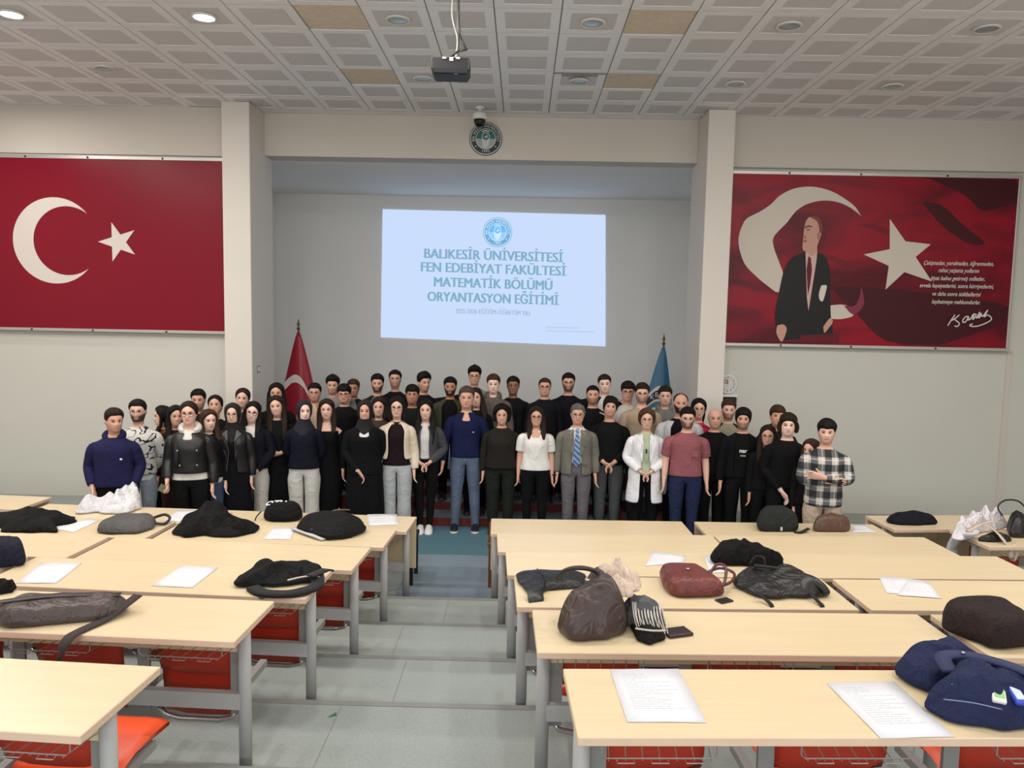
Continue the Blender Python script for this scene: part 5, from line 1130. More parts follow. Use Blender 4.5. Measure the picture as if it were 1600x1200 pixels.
    o = mb.build('headscarf' if st == 'hijab' else 'hair', M['cloth'] if st == 'hijab' else HAIRM, root, True, color=col)
    bm = bmesh.new(); bm.from_mesh(o.data); bmesh.ops.recalc_face_normals(bm, faces=bm.faces[:]); bm.to_mesh(o.data); bm.free()
    subd(o, 1)
def make_glasses(P, root):
    X = P['hx']; q = MB(); c = (24, 20, 20) if P['glasses'] == 1 else (120, 104, 90); y = -.108
    for sd in (-1, 1):
        ring = [X(np.array([sd * .034 + .025 * np.sign(cos(t)) * abs(cos(t)) ** .8, y + .006 * abs(cos(t)), .5 * HH + .0205 * np.sign(sin(t)) * abs(sin(t)) ** .8 - .003])) for t in np.linspace(0, 2 * pi, 15)]
        q.tube(ring, .0021, 4); q.tube([X(np.array([sd * .058, y + .006, .53 * HH])), X(np.array([sd * .078, -.02, .53 * HH])), X(np.array([sd * .080, .012, .50 * HH]))], .0018, 4)
    q.tube([X(np.array([-.01, y - .004, .515 * HH])), X(np.array([.01, y - .004, .515 * HH]))], .002, 4)
    q.build('eyeglasses', M['plain'], root, color=lin(c))
GARM = {   # inflate torso, inflate arm, last sleeve ring, first torso ring, neck ring, boxiness, fold
 'tee': (.012, .018, 3, 1, 11, .5, .010), 'shirt': (.013, .012, 8, 1, 11, .5, .010), 'blouse': (.014, .016, 3, 2, 9, .5, .016), 'inner': (.008, .006, 1, 1, 11, .3, .006), 'sweater': (.017, .013, 8, 1, 11, .6, .014),
 'hoodie': (.026, .017, 8, 1, 11, .55, .016), 'jacket': (.030, .020, 8, 1, 11, .65, .014), 'crop_jacket': (.030, .024, 8, 2, 10, .7, .016), 'cardigan': (.026, .019, 8, 0, 10, .6, .014), 'coat': (.030, .022, 8, -1, 10, .5, .012), 'dress': (.012, .010, 8, -1, 8, .0, .008), 'suit_jacket': (.026, .017, 8, 0, 10, .5, .008)}
NAMES = {'tee': 't_shirt', 'shirt': 'shirt', 'blouse': 'blouse', 'inner': 'undershirt', 'sweater': 'sweater', 'hoodie': 'hoodie', 'jacket': 'jacket', 'crop_jacket': 'jacket', 'cardigan': 'cardigan', 'coat': 'lab_coat', 'dress': 'dress', 'suit_jacket': 'suit_jacket'}
def deep(c): return tuple(v * .6 for v in c) if max(c) < 60 else c
def garment(P, root, kind, col, open_=0, v=0, mt=None, sl=None, hem=None, neck=None, hood=None):
    dt, da, sle, r0, nk, boxy, fold = GARM[kind]; ext = None
    if sl is not None: sle = sl
    if hem is not None: r0 = hem
    if neck is not None: nk = neck
    if kind == 'coat': ext = [(.53, .225, .165, .185), (.68, .215, .155, .170), (.78, .205, .145, .155)]
    if kind == 'dress': ext = [(.10, .185, .14, .16), (.35, .185, .135, .15), (.6, .190, .128, .142), (.75, .188, .120, .135)]
    F = Fig(P, dt, da, 0, boxy, 0, ext, fold, legs=False, hand=False)
    lo = -len(ext) if ext else r0
    drop = {0: (), 1: (0, 23), 2: (0, 1, 22, 23), 3: (0, 1, 2, 21, 22, 23)}[open_]
    def keep(t):
        if t[0] == 'T':
            if t[1] < lo or t[1] >= nk: return False
            if t[2] in drop: return False
            if v and t[1] >= 10 - v and t[2] in ((0, 23) if v < 3 or t[1] < 9 else (0, 1, 22, 23)): return False
            if kind == 'dress' and t[1] >= 8: return False
            return True
        if t[0] == 'A': return t[2] <= sle and not (kind == 'dress' and t[2] < 1)
        return False
    o = link(NAMES[kind], F.mesh(NAMES[kind], mt or M['garment'], keep), root, color=lin(deep(col)))
    th = o.modifiers.new('thick', 'SOLIDIFY'); th.thickness = .006; th.offset = 0
    subd(o); sc = F.sc
    if kind == 'hoodie' or hood:
        rr = []
        for i in range(9):
            u = radians(-150 + 300 * i / 8); cx, cy = .088 * sin(u) * sc, (.058 * -cos(u + pi) ) * sc
            back = (1 + cos(u)) / 2; r_ = (.022 + .040 * back) * sc; zc = (1.43 + .035 * back) * sc
            ct = np.array([.095 * sin(u), .02 + .085 * cos(u), 0]) * sc
            rad = ct / (np.linalg.norm(ct) + 1e-6)
            rr.append([tuple(ct + rad * r_ * cos(w) + np.array([0, 0, zc + r_ * 1.1 * sin(w)])) for w in np.linspace(0, 2 * pi, 9)[:-1]])
        from_rings('hood', rr, M['garment'], root, lin(hood or col), cap0=True, cap1=True)
    return o
def collar(P, root, col, rise=.035, spread=.0, mt=None, name='collar'):
    sc = P['h'] / 1.75; n = 14; rr = []
    for j, (rad, z) in enumerate(((.080, 1.425), (.074, 1.438 + rise), (.094, 1.422 + rise * .3))):
        rr.append([((rad + .004) * sin(u) * sc, ((.012 - (rad - .006) * cos(u))) * sc, (z - .030 * (1 + cos(u)) / 2 * (1 if j != 1 else .8)) * sc) for u in np.linspace(.28 + spread, 2 * pi - .28 - spread, n)])
    return from_rings(name, rr, mt or M['cloth'], root, lin(col), closed=False, thick=.004)
def trousers(P, root, col, kind='trousers', mt=None):
    dl, fl, fold = {'trousers': (.014, .012, .012), 'slim': (.006, .0, .010), 'jeans': (.012, .006, .016), 'wide': (.022, .055, .018)}[kind]
    F = Fig(P, .012, 0, dl, 0, fl, None, fold, legs=True, hand=False)
    me = F.mesh('trousers', mt or M['garment'], lambda t: (t[0] == 'T' and t[1] < 3) or (t[0] == 'L' and t[2] < 9))
    subd(link('jeans' if kind == 'jeans' else 'trousers', me, root, color=lin(deep(col))))
def skirt(P, root, col):
    sc = P['h'] / 1.75; b = P['b']; rr = []
    for j, (z, rx, ry) in enumerate(((1.08, .150, .115), (.98, .175, .125), (.88, .190, .135), (.6, .200, .145), (.3, .205, .150), (.09, .215, .158))):
        rr.append([((rx * b + .012 * sin(6 * u + j * .7) * (j > 1)) * sin(u), -(ry * b + .012 * sin(7 * u + j)) * cos(u), z * sc) for u in np.linspace(0, 2 * pi, 33)[:-1]])
    from_rings('skirt', rr, M['garment'], root, lin(deep(col)))
def shoes(P, root, col, sole=(200, 200, 196)):
    sc = P['h'] / 1.75; lean = P.get('stance', .09) * (.5 + .5 * P['b'] * (0.5 + 0.5 * sc))
    for side in (1, -1):
        cx = lean * side; rr = []
        for cy, w, hgt in ((.075, .022, .05), (.062, .036, .085), (.02, .042, .110), (-.035, .045, .100), (-.09, .048, .078), (-.145, .050, .060), (-.185, .041, .048), (-.205, .018, .028)):
            rr.append([(cx + w * cos(t) * 1.05, cy * sc, max(.012, .02 + (hgt - .02) * sin(t))) for t in np.linspace(-.35, pi + .35, 12)])
        o = from_rings('shoe', rr, SHOE, root, lin(col), cap0=True, cap1=True)
        s_ = MB(); pts = [(.082, .018), (.07, .040), (.02, .044), (-.04, .045), (-.10, .050), (-.155, .050), (-.195, .040), (-.217, .016)]
        loop = [(cx + w, y * sc) for y, w in pts] + [(cx - w, y * sc) for y, w in reversed(pts)]
        s_.rings([[(x, y, .0) for x, y in loop], [(x, y, .026) for x, y in loop]]).build('sole', M['plain'], o, True, color=lin(sole))
def plaid_mat():
    m = mat('plaid_flannel', (0.5, .5, .5), 0.85); nt = m.node_tree; N = nt.nodes; L = nt.links; tc = N.new('ShaderNodeTexCoord'); sp = N.new('ShaderNodeSeparateXYZ'); L.new(tc.outputs['Object'], sp.inputs[0])
    def stripe(s, per, ph, wd):
        a = N.new('ShaderNodeMath'); a.operation = 'MULTIPLY_ADD'; a.inputs[1].default_value = 1 / per; a.inputs[2].default_value = ph; L.new(s, a.inputs[0])
        f = N.new('ShaderNodeMath'); f.operation = 'FRACT'; L.new(a.outputs[0], f.inputs[0])
        g = N.new('ShaderNodeMath'); g.operation = 'LESS_THAN'; g.inputs[1].default_value = wd; L.new(f.outputs[0], g.inputs[0]); return g.outputs[0]
    def add(a, b, k):
        n = N.new('ShaderNodeMath'); n.operation = 'MULTIPLY_ADD'; L.new(a, n.inputs[0]); n.inputs[1].default_value = k
        if isinstance(b, float): n.inputs[2].default_value = b
        else: L.new(b, n.inputs[2])
        return n.outputs[0]
    ax = N.new('ShaderNodeMath'); ax.operation = 'ADD'; L.new(sp.outputs[0], ax.inputs[0]); ax.inputs[1].default_value = 5.0
    v = add(stripe(ax.outputs[0], .13, .2, .5), 0.0, .34); v = add(stripe(sp.outputs[2], .14, .1, .5), v, .34); v = add(stripe(ax.outputs[0], .13, .92, .07), v, .22); v = add(stripe(sp.outputs[2], .14, .82, .07), v, .22)
    cr_ = N.new('ShaderNodeValToRGB'); e = cr_.color_ramp.elements; e[0].position = 0.0; e[0].color = (*lin((34, 36, 38)), 1); e[1].position = 0.80; e[1].color = (*lin((214, 210, 202)), 1)
    k = e.new(.36); k.color = (*lin((96, 98, 100)), 1); L.new(v, cr_.inputs[0]); L.new(cr_.outputs[0], N['Principled BSDF'].inputs['Base Color']); return m
def doodle_mat():
    m = mat('doodle_knit', (.7, .7, .7), 0.9); nt = m.node_tree; N = nt.nodes; L = nt.links; tc = N.new('ShaderNodeTexCoord'); mp = N.new('ShaderNodeMapping'); mp.inputs['Scale'].default_value = (5.5, 2, 9); L.new(tc.outputs['Object'], mp.inputs[0])
    nz = N.new('ShaderNodeTexNoise'); nz.inputs['Scale'].default_value = 1.0; nz.inputs['Detail'].default_value = 1.5; nz.inputs['Distortion'].default_value = .5; L.new(mp.outputs[0], nz.inputs[0])
    a = N.new('ShaderNodeMath'); a.operation = 'MULTIPLY'; a.inputs[1].default_value = 5.0; L.new(nz.outputs[0], a.inputs[0]); f = N.new('ShaderNodeMath'); f.operation = 'FRACT'; L.new(a.outputs[0], f.inputs[0])
    g = N.new('ShaderNodeMath'); g.operation = 'LESS_THAN'; g.inputs[1].default_value = .17; L.new(f.outputs[0], g.inputs[0])
    mx = N.new('ShaderNodeMix'); mx.data_type = 'RGBA'; L.new(g.outputs[0], mx.inputs[0]); mx.inputs[6].default_value = (*lin((206, 204, 200)), 1); mx.inputs[7].default_value = (*lin((22, 22, 24)), 1); L.new(mx.outputs[2], N['Principled BSDF'].inputs['Base Color']); return m
PLAID = plaid_mat(); DOODLE = doodle_mat()
TONES = {'l': (226, 182, 162), 'm': (210, 162, 140), 'd': (182, 132, 108), 'k': (146, 102, 82), 'p': (236, 198, 182)}
HC = {'k': (22, 18, 17), 'b': (46, 32, 24), 'br': (74, 50, 34), 'g': (120, 114, 108), 'gb': (70, 58, 50), 'au': (96, 66, 44)}
def person(id, x, y, z, h, sex, hair, hc, tone, arms, label, turn=0.0, yaw=0.0, tilt=0.0, glasses=0, beard=0.0, b=1.0, **kw):
    P = dict(id=id, h=h, sex=sex, hair=hair, hc=HC[hc] if isinstance(hc, str) else hc, arms=arms if isinstance(arms, tuple) else (arms, arms), b=b, glasses=glasses, **kw)
    root = empty('person', (x, y, z), 0.55 * math.atan2(-x, y) + radians(turn), label, 'person', 'people in the group photo')
    sc = h / 1.75; hs = (0.45 + 0.55 * sc) * kw.get('hs', 1.0)
    Rh = np.array(Matrix.Rotation(radians(yaw), 3, 'Z') @ Matrix.Rotation(radians(tilt), 3, 'Y') @ Matrix.Rotation(radians(kw.get('nod', 3)), 3, 'X'))
    org = np.array([0, -.002, h - HH * hs * 1.0 - .012]); piv = np.array([0, .02, .04])
    P['hx'] = lambda p: org + (Rh @ (np.asarray(p) * hs - piv) + piv)
    F = Fig(P); F.head()
    body = link('body', F.mesh('body', SKIN, hp=True), root); subd(body)
    body['skin'] = lin(TONES[tone]); body['hairc'] = lin(P['hc'] if hair != 'hijab' else (40, 28, 22)); body['beard'] = float(beard); body['smile'] = 0.9 if 'smiling' in label else 0.15
    make_hair(P, root)
    if glasses: make_glasses(P, root)
    return root, P
# ---- the group, front to back: place, height, look, clothes
BLK, NVY, WHT, GRY = (22, 22, 24), (24, 28, 52), (222, 220, 214), (92, 92, 94)
def who(id, x, y, z, h, sex, hair, hc, tone, arms, label, tops, bottom, bcol, shoe=(24, 24, 26), **kw):
    root, P = person(id, x, y, z, h, sex, hair, hc, tone, arms, label, **kw)
    for t in tops:
        o = dict(t[2]) if len(t) > 2 else {}
        cl = o.pop('collar', None); g = garment(P, root, t[0], t[1], **o)
        if cl: collar(P, root, cl, .040)
    if bottom == 'skirt': skirt(P, root, bcol)
    elif bottom: trousers(P, root, bcol, bottom)
    shoes(P, root, shoe, kw.get('sole', (60, 60, 60)))
    return root, P
def patch(root, P, name, x, z, w, hgt, col, y=None, m=None):
    """small printed or sewn mark on the chest"""
    sc = P['h'] / 1.75; yy = y if y is not None else -.155
    MB().box(x - w / 2, x + w / 2, yy * sc - .004, yy * sc, z * sc - hgt / 2, z * sc + hgt / 2).build(name, m or M['plain'], root, color=lin(col))
def tie(root, P, col):
    sc = P['h'] / 1.75; q = MB()
    for z0, z1, w0, w1, y0, y1 in ((1.44, 1.40, .018, .024, -.086, -.105), (1.40, 1.36, .014, .022, -.105, -.128), (1.36, 1.15, .022, .036, -.128, -.152), (1.15, 1.0, .036, .042, -.152, -.150), (1.0, .955, .042, .004, -.150, -.148)):
        q.rings([[(-w0, y0 - .006, z0 * sc), (w0, y0 - .006, z0 * sc), (w0, y0, z0 * sc), (-w0, y0, z0 * sc)], [(-w1, y1 - .006, z1 * sc), (w1, y1 - .006, z1 * sc), (w1, y1, z1 * sc), (-w1, y1, z1 * sc)]])
    m = mat('striped_tie', lin((70, 104, 150)), .5); nt = m.node_tree; wv = nt.nodes.new('ShaderNodeTexWave'); wv.inputs['Scale'].default_value = 9; wv.bands_direction = 'DIAGONAL'; tc = nt.nodes.new('ShaderNodeTexCoord'); nt.links.new(tc.outputs['Object'], wv.inputs[0])
    cr_ = nt.nodes.new('ShaderNodeValToRGB'); cr_.color_ramp.elements[0].color = (*lin((44, 74, 122)), 1); cr_.color_ramp.elements[1].color = (*lin((132, 164, 200)), 1); nt.links.new(wv.outputs[0], cr_.inputs[0]); nt.links.new(cr_.outputs[0], nt.nodes['Principled BSDF'].inputs['Base Color'])
    q.build('necktie', m, root)
def lapels(root, P, col, m=None):
    sc = P['h'] / 1.75
    for s in (-1, 1):
        q = MB(); pts = [(.050, -.070, 1.435), (.105, -.100, 1.385), (.115, -.135, 1.31), (.045, -.166, 1.07), (.035, -.150, 1.30)]
        a = [(s * x, y * sc, z * sc) for x, y, z in pts]; q.rings([a, [(x, y - .008, z) for x, y, z in a]]); q.build('lapel', m or M['cloth'], root, color=lin(col))
def strap(root, P, x, col):
    sc = P['h'] / 1.75
    MB().tube([(x * sc, .09, 1.36 * sc), (x * sc, .01, 1.415 * sc), (x * sc, -.09, 1.37 * sc), (x * 1.02 * sc, -.158, 1.25 * sc), (x * 1.1 * sc, -.168, 1.05 * sc)], .022, 6, ry=.006, up=(0, 1, .4)).build('bag_strap', M['cloth'], root, True, color=lin(col))
# -- flag mural side
r, P = who(1, -4.20, 7.80, 0, 1.65, 'm', 'crop', 'b', 'm', ('pocket', 'pocket'), 'man in a navy hoodie with a backpack, at the outer end under the flag mural', [('hoodie', (30, 30, 66))], 'trousers', (20, 20, 26), yaw=28, beard=.25, b=1.06)
patch(r, P, 'chest_mark', .10, 1.22, .022, .018, (220, 220, 224), -.166)
bp = MB(); bp.rings([[((.15 + .02 * (j in (1, 2))) * np.sign(cos(t)) * abs(cos(t)) ** .6 - .06, .23 + .085 * np.sign(sin(t)) * abs(sin(t)) ** .6, zz) for t in np.linspace(0, 2 * pi, 17)[:-1]] for j, zz in enumerate((.78, .84, 1.10, 1.22, 1.28))]); bp.build('backpack', M['cloth'], r, True, color=lin((28, 30, 56)), subd=1)
r, P = who(2, -4.19, 8.30, 0, 1.69, 'm', 'short', 'k', 'l', ('back', 'side'), 'bearded man in a white sweater with black doodle pattern and pale jeans', [('sweater', (206, 204, 200), dict(mt=DOODLE)), ('inner', (222, 222, 218), dict(hem=0))], 'jeans', (160, 172, 186), glasses=2, beard=.8)
who(3, -4.20, 8.94, 0, 1.54, 'f', 'long', 'k', 'l', 'side', 'woman turned away with long black hair, behind the woman in the black biker jacket', [('sweater', (150, 84, 40))], 'trousers', BLK, yaw=-75)
who(4, -3.97, 8.71, 0, 1.58, 'f', 'long', 'k', 'm', 'side', 'smiling woman with long dark hair peeking past the black jacket', [('sweater', (40, 28, 28))], 'trousers', (60, 34, 32), yaw=22)
r, P = who(5, -3.51, 8.03, 0, 1.72, 'f', 'back', 'b', 'l', ('side', 'hold'), 'woman in glasses, black cropped jacket over white hoodie, holding a small card', [('inner', (212, 210, 204), dict(hem=1)), ('crop_jacket', (30, 30, 32), dict(v=2, hood=(206, 204, 198), mt=M['leather']))], 'trousers', BLK, glasses=1, b=1.06)
strap(r, P, -.10, (28, 28, 28))
for sx, sz in ((-.09, 1.24), (.10, 1.24), (-.07, 1.08), (.10, 1.08)): patch(r, P, 'snap_button', sx, sz, .014, .014, (170, 168, 164), -.172)
o = MB().box(-.045, .02, -.006, .006, -.03, .05).build('pocket_card', M['plain'], None, color=lin((150, 150, 120)), loc=(-3.745, 7.90, .79), rot=(.3, .5, .4)); tag(o, 'small olive card in the hand of the woman in the black jacket', 'card')
who(6, -4.03, 9.50, 0, 1.68, 'm', 'crop', 'k', 'm', 'side', 'man with short black hair behind the woman in the white hoodie', [('shirt', (58, 44, 40))], 'trousers', BLK, beard=.3)
who(7, -3.51, 8.50, 0, 1.57, 'f', 'long', 'br', 'p', 'side', 'woman with long brown hair, head turned, between two black jackets', [('inner', (200, 198, 196), dict(hem=0)), ('sweater', (26, 26, 28))], 'jeans', (62, 78, 108), yaw=30, len=.36)
who(8, -3.70, 9.20, 0, 1.65, 'f', 'back', 'k', 'm', 'side', 'woman with dark pulled-back hair and a lifted chin, behind the hijab wearer', [('sweater', (24, 22, 26))], 'trousers', BLK, nod=-6, len=.2)
r, P = who(9, -3.28, 8.65, 0, 1.63, 'f', 'hijab', (22, 22, 24), 'l', 'side', 'woman in black headscarf, glasses and black leather biker jacket', [('inner', BLK), ('jacket', (34, 34, 36), dict(open_=1, mt=M['leather']))], 'skirt', (20, 20, 32), glasses=2)
lapels(r, P, (40, 40, 42), M['leather']); MB().tube([(-.07, -.165, 1.30), (-.02, -.178, 1.10), (-.05, -.176, .88)], .004, 5).build('zip', M['chrome'], r)
who(10, -3.50, 9.55, 0, 1.71, 'f', 'back', 'b', 'l', 'side', 'smiling woman with tied dark hair in front of the column', [('shirt', (70, 56, 50))], 'trousers', BLK, tilt=6)
r, P = who(11, -3.15, 8.91, 0, 1.62, 'f', 'long', 'k', 'p', ('clasplow', 'side'), 'woman in glasses, navy cardigan over white top and pale wide trousers', [('inner', (216, 214, 210)), ('cardigan', (26, 28, 46), dict(v=3, hem=1))], 'wide', (186, 182, 174), glasses=1, tilt=8, len=.34)
who(12, -3.10, 9.66, 0, 1.77, 'f', 'long', 'k', 'm', 'side', 'tall woman with loose black hair half hidden beside the national flag', [('jacket', (22, 22, 24))], 'trousers', BLK)
who(13, -2.93, 9.14, 0, 1.67, 'f', 'long', 'b', 'l', ('belly', 'side'), 'smiling woman with long brown hair, hand across a long black outfit', [('sweater', (24, 24, 34))], 'skirt', (20, 20, 22), tilt=-6, len=.46)
who(14, -2.54, 8.90, 0, 1.65, 'f', 'hijab', (24, 26, 44), 'p', 'back', 'woman in navy headscarf and navy sweater with white wide trousers', [('sweater', (26, 30, 54))], 'wide', (196, 194, 188), yaw=16)
who(15, -2.72, 10.05, 0.11, 1.63, 'm', 'short', 'k', 'm', 'side', 'man in glasses and an open tan shirt right beside the national flag', [('inner', (190, 164, 140)), ('shirt', (150, 120, 96), dict(open_=1))], 'trousers', BLK, glasses=2, beard=.2)
who(16, -2.56, 10.37, 0.226, 1.58, 'm', 'quiff', 'k', 'm', 'side', 'man with swept-up dark hair in a light grey shirt, back row', [('tee', (140, 138, 138))], 'trousers', BLK, beard=.25)
who(17, -2.33, 9.14, 0, 1.64, 'f', 'long', 'b', 'l', ('side', 'back'), 'woman with long brown hair in an off-shoulder black dress', [('dress', (18, 18, 20))], None, BLK, len=.34, b=.96)
who(18, -2.31, 9.95, 0.11, 1.63, 'm', 'fringe', 'k', 'm', 'side', 'man in black-rimmed glasses and black t-shirt behind the off-shoulder dress', [('tee', (20, 20, 26))], 'trousers', BLK, glasses=1)
who(19, -2.33, 10.60, 0.226, 1.52, 'm', 'crop', 'br', 'd', ('side', 'face'), 'man with brown hair resting his chin on his hand', [('inner', (120, 120, 118)), ('jacket', (34, 36, 44), dict(open_=1))], 'trousers', BLK)
r, P = who(20, -1.83, 8.95, 0, 1.66, 'f', 'hijab', (20, 20, 22), 'm', ('back', 'clasplow'), 'smiling woman in black headscarf and black cardigan over a white shirt', [('inner', (224, 222, 222)), ('cardigan', (20, 20, 26), dict(v=3))], 'skirt', (18, 18, 22), b=1.12)
patch(r, P, 'bracelet', -.075, .90, .03, .022, (190, 190, 186), -.19)
who(21, -1.95, 10.36, 0.226, 1.62, 'm', 'crop', 'k', 'm', 'side', 'bearded man in a dark leather jacket over a grey top, back row', [('inner', (110, 108, 104)), ('jacket', (40, 40, 44), dict(open_=2))], 'trousers', BLK, beard=.75)
who(22, -1.75, 10.60, 0.226, 1.66, 'm', 'short', 'k', 'm', 'side', 'tall man in glasses and a dark navy shirt, back row near the slide', [('shirt', (28, 30, 42))], 'trousers', BLK, glasses=2, beard=.35, nod=-4)
who(23, -1.78, 9.55, 0, 1.63, 'f', 'long', 'b', 'l', 'side', 'smiling woman with brown hair between the black headscarf and cream jacket', [('sweater', (70, 56, 50))], 'trousers', BLK, len=.22)
r, P = who(24, -1.48, 9.11, 0, 1.69, 'f', 'long', 'k', 'l', 'side', 'woman in glasses and a cream bomber jacket over dark plum top, pale jeans', [('inner', (46, 28, 36), dict(hem=1)), ('jacket', (220, 206, 186), dict(open_=2, hem=2))], 'wide', (176, 180, 182), glasses=1, len=.22, shoe=(200, 200, 200))
collar(P, r, (170, 150, 128), .03)
who(25, -1.41, 9.90, 0.11, 1.64, 'm', 'fringe', 'k', 'd', 'side', 'man with a thick black fringe in a dark green zip top', [('shirt', (34, 46, 42))], 'trousers', BLK, nod=-3)
who(26, -1.34, 10.43, 0.226, 1.64, 'm', 'quiff', 'k', 'm', ('over', 'side'), 'man with thick dark hair glancing aside, arm stretched along the back row', [('sweater', (28, 30, 44))], 'trousers', BLK, yaw=30, beard=.2)
r, P = who(27, -1.16, 9.30, 0, 1.64, 'f', 'long', 'k', 'l', 'clasp', 'woman in a grey cropped jacket, black trousers and white sneakers', [('inner', (206, 204, 202), dict(hem=2)), ('crop_jacket', (66, 66, 70), dict(open_=1))], 'slim', (20, 20, 22), (226, 226, 224), len=.46, sole=(220, 220, 218), b=.97, stance=.055)
who(28, -0.94, 10.12, 0.225, 1.62, 'm', 'crop', 'k', 'd', 'side', 'bearded man in an olive jacket over black, behind the navy shirt', [('inner', (24, 24, 26)), ('jacket', (62, 64, 48), dict(open_=2))], 'trousers', BLK, beard=.8)
r, P = who(29, -0.67, 9.42, 0, 1.80, 'm', 'short', (88, 76, 66), 'm', 'loose', 'tall older man in a navy shirt, blue jeans and navy sneakers', [('shirt', (20, 27, 63), dict(v=2))], 'jeans', (88, 100, 120), (26, 28, 42), b=1.06, stance=.125, sole=(206, 204, 198), hs=1.05)
collar(P, r, (28, 36, 78), .03); patch(r, P, 'chest_mark', .09, 1.22, .02, .014, (170, 174, 190), -.155)
who(30, -0.65, 10.60, 0.336, 1.62, 'm', 'quiff', 'k', 'm', 'side', 'tallest man with swept-up black hair and glasses in a grey shirt', [('tee', (146, 144, 142))], 'trousers', BLK, glasses=2)
who(31, -0.58, 9.84, 0.115, 1.63, 'f', 'long', 'b', 'l', 'side', 'woman with brown hair half hidden behind the navy shirt', [('tee', (30, 28, 32))], 'trousers', BLK, tilt=-8)
who(32, -0.37, 10.12, 0.225, 1.67, 'm', 'crop', 'br', 'p', 'side', 'young man with brown hair in a taupe hoodie', [('hoodie', (98, 90, 84))], 'trousers', (40, 40, 42))
who(33, -0.23, 9.34, 0, 1.59, 'f', 'curly', 'k', 'm', 'side', 'smiling woman with curly black bob in an olive-brown sweater', [('sweater', (56, 52, 46))], 'trousers', (48, 54, 46), b=1.16, len=.17, front=.17, belly=.02)
who(34, -0.11, 10.28, 0.225, 1.64, 'm', 'short', 'k', 'k', 'side', 'dark-skinned man in a black jacket, back row beside the taupe hoodie', [('inner', (26, 26, 38)), ('jacket', (24, 24, 28), dict(open_=1))], 'trousers', BLK)
r, P = who(35, 0.19, 9.26, 0, 1.59, 'f', 'long', 'b', 'm', 'side', 'smiling woman in glasses and a white short-sleeved blouse with black trousers', [('blouse', (226, 224, 220), dict(v=2, hem=1))], 'slim', (20, 20, 24), glasses=1, b=1.08, len=.34)
collar(P, r, (226, 224, 220), .025); sc = P['h'] / 1.75
MB().lathe([(.033, -.012), (.035, 0), (.033, .012)], 12, cap0=False, cap1=False, c=(.255 * sc, -.028, .835 * sc)).build('watch', M['black'], r, True)
who(36, 0.31, 10.12, 0.225, 1.65, 'm', 'buzz', 'br', 'm', 'side', 'man in glasses with close-cropped hair and a black sweater, back row', [('sweater', (28, 28, 36))], 'trousers', BLK, glasses=1)
who(37, 0.63, 10.28, 0.225, 1.70, 'm', 'short', 'k', 'm', ('over', 'back'), 'man in glasses with trimmed beard, arm round his neighbour, navy sweater', [('sweater', (26, 28, 42))], 'trousers', BLK, glasses=1, beard=.7, b=1.1)
r, P = who(38, 0.69, 9.27, 0, 1.63, 'm', 'short', 'g', 'm', 'side', 'older man in a grey suit with a striped blue tie and glasses', [('inner', (222, 222, 224), dict(hem=2)), ('suit_jacket', (112, 110, 102), dict(open_=1))], 'trousers', (104, 100, 104), glasses=2, b=1.06, shoe=(30, 26, 24))
tie(r, P, None); lapels(r, P, (118, 116, 108)); collar(P, r, (226, 226, 228), .04); patch(r, P, 'belt', 0, 1.0, .09, .035, (22, 22, 24), -.125); patch(r, P, 'pocket_flap', .105, .98, .075, .014, (92, 90, 84), -.150); patch(r, P, 'pocket_flap', .095, 1.22, .06, .012, (92, 90, 84), -.155)
r, P = who(39, 0.92, 9.84, 0.115, 1.70, 'm', 'buzz', 'k', 'm', 'side', 'man with shaved hair in a black top with white shoulder stripes', [('sweater', (24, 24, 26))], 'trousers', BLK, beard=.45)
for s in (-1, 1):
    for k in range(3): MB().tube([(s * .09, -.085 + .028 * k, 1.345 + .008 - .005 * k), (s * .19, -.068 + .028 * k, 1.315 - .01)], .007, 4).build('shoulder_stripe', M['plain'], r, color=lin((224, 222, 220)))
r, P = who(40, 1.12, 10.28, 0.225, 1.69, 'm', 'short', 'b', 'p', 'side', 'man in a dark jacket with white piping over a white t-shirt', [('inner', (208, 206, 202)), ('jacket', (28, 30, 36), dict(open_=2))], 'trousers', BLK, tilt=-5)
collar(P, r, (226, 226, 224), .022)
who(41, 1.09, 9.38, 0, 1.71, 'm', 'shag', 'k', 'm', 'clasp', 'man with a shaggy dark fringe, black sweater and grey trousers, hands folded', [('sweater', (24, 24, 28))], 'trousers', (74, 76, 78), b=1.06, tilt=5, nod=-4, len=.0, beard=.2)
who(42, 1.40, 10.08, 0.11, 1.73, 'm', 'fringe', 'k', 'm', 'side', 'man in glasses with a full dark fringe and white t-shirt', [('tee', (206, 202, 196))], 'trousers', BLK, glasses=1)
r, P = who(43, 1.54, 9.78, 0.11, 1.74, 'm', 'crop', 'b', 'l', 'side', 'man in glasses with a goatee and a beige shirt', [('shirt', (176, 156, 134), dict(v=1))], 'trousers', (60, 60, 62), glasses=1, beard=.55, b=1.1)
collar(P, r, (182, 162, 140), .03)
r, P = who(44, 1.50, 9.10, 0, 1.61, 'f', 'bob', 'au', 'l', 'clasp', 'woman in a white lab coat over a sage top, short brown hair, glasses', [('inner', (176, 188, 160), dict(hem=1)), ('coat', (228, 228, 232), dict(open_=1))], 'trousers', (20, 20, 22), glasses=2, b=1.02, len=.0, front=0)
lapels(r, P, (232, 232, 234)); patch(r, P, 'hanging_glasses', 0.0, 1.22, .018, .05, (30, 30, 32), -.158)
who(45, 1.89, 10.08, 0.11, 1.68, 'm', 'crop', 'b', 'l', 'side', 'young man in a grey hoodie below the university flag', [('hoodie', (120, 122, 122))], 'trousers', BLK)
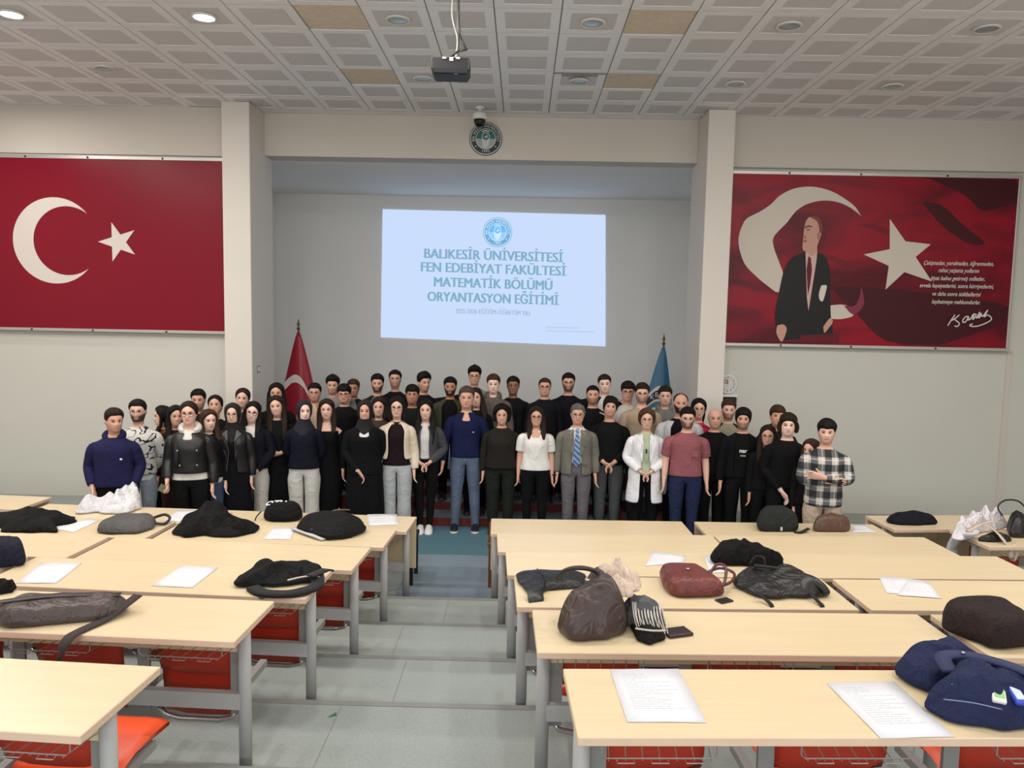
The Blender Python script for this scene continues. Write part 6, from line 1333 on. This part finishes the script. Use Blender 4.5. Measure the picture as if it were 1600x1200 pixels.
r, P = who(46, 1.94, 9.32, 0, 1.79, 'm', 'balding', 'b', 'm', 'side', 'balding man with a full dark beard in a white lab coat', [('inner', (24, 26, 44)), ('coat', (206, 206, 208), dict(open_=2))], 'trousers', BLK, beard=.95, b=1.1)
r, P = who(47, 1.95, 8.95, 0, 1.65, 'm', 'crop', 'k', 'l', 'side', 'man in a dusty pink t-shirt and blue jeans with dark beard', [('tee', (146, 88, 94), dict(sl=3))], 'jeans', (36, 44, 76), glasses=2, beard=.7, b=1.12)
patch(r, P, 'chest_pocket', .085, 1.2, .07, .07, (140, 84, 90), -.152, M['cloth'])
r, P = who(48, 2.21, 9.53, 0, 1.70, 'f', 'long', 'k', 'l', 'side', 'woman in glasses with black hair and a red-and-white striped jacket', [('jacket', (190, 44, 76))], 'trousers', BLK, glasses=2, len=.30, front=.0)
for s in (-1, 1): MB().tube([(s * .065, -.10, 1.40), (s * .16, -.10, 1.345), (s * .2, -.10, 1.30)], .022, 5, ry=.01).build('jacket_stripe', M['plain'], r, color=lin((224, 222, 222)))
who(49, 2.31, 9.10, 0, 1.64, 'm', 'bald', 'b', 'm', 'side', 'bald clean-shaven man in a plain black sweater', [('sweater', (20, 20, 22))], 'trousers', (20, 20, 22), b=1.12)
who(50, 2.61, 9.64, 0, 1.68, 'm', 'crop', 'br', 'l', 'side', 'bearded man in a beige top under a dark jacket, below the clock', [('sweater', (150, 146, 128)), ('jacket', (26, 28, 32), dict(open_=3))], 'trousers', BLK, beard=.6)
r, P = who(51, 2.58, 8.88, 0, 1.67, 'm', 'shag', 'k', 'm', 'side', 'man in an open black jacket over a black t-shirt with white letters', [('tee', (20, 20, 22), dict(sl=1)), ('jacket', (20, 20, 24), dict(open_=2))], 'trousers', (20, 20, 22), beard=.5, yaw=-6, len=.0)
q = MB(); sc = P['h'] / 1.75; add_text(q, 'nar', lambda a, c: (a, -.143, 1.245 * sc + c), width=.085, bold=.03); q.build('shirt_print', M['plain'], r, color=lin((226, 226, 226))); patch(r, P, 'shirt_small_print', 0, 1.185, .06, .016, (150, 150, 150), -.143)
who(52, 2.80, 8.64, 0, 1.51, 'f', 'long', 'b', 'm', 'side', 'short woman in round glasses with long brown hair between two black tops', [('sweater', (26, 24, 26))], 'trousers', BLK, glasses=2, yaw=-10)
who(53, 3.08, 9.20, 0, 1.66, 'm', 'fringe', 'br', 'm', 'side', 'man with brown fringe in a dark hooded top behind the others', [('hoodie', (44, 40, 40))], 'trousers', BLK, nod=-5)
who(54, 2.93, 8.39, 0, 1.68, 'm', 'shag', 'b', 'p', ('back', 'clasplow'), 'pale long-haired person in a loose black sweater, fist in front', [('sweater', (20, 20, 22))], 'trousers', (20, 20, 22), b=1.08, len=.12, yaw=-5)
r, P = who(55, 3.14, 7.85, 0, 1.69, 'm', 'fringe', 'k', 'l', ('cross', 'cross2'), 'man with crossed arms in a black-and-white plaid shirt and beige trousers', [('shirt', (150, 150, 150), dict(mt=PLAID, hem=0))], 'trousers', (188, 170, 152), b=1.08, yaw=-8, beard=.2)
collar(P, r, (186, 184, 178), .03)
who(56, 3.12, 8.14, 0, 1.44, 'f', 'long', 'br', 'l', 'side', 'short woman with brown hair almost hidden behind the plaid shirt', [('sweater', (24, 24, 26))], 'trousers', BLK, yaw=-40)
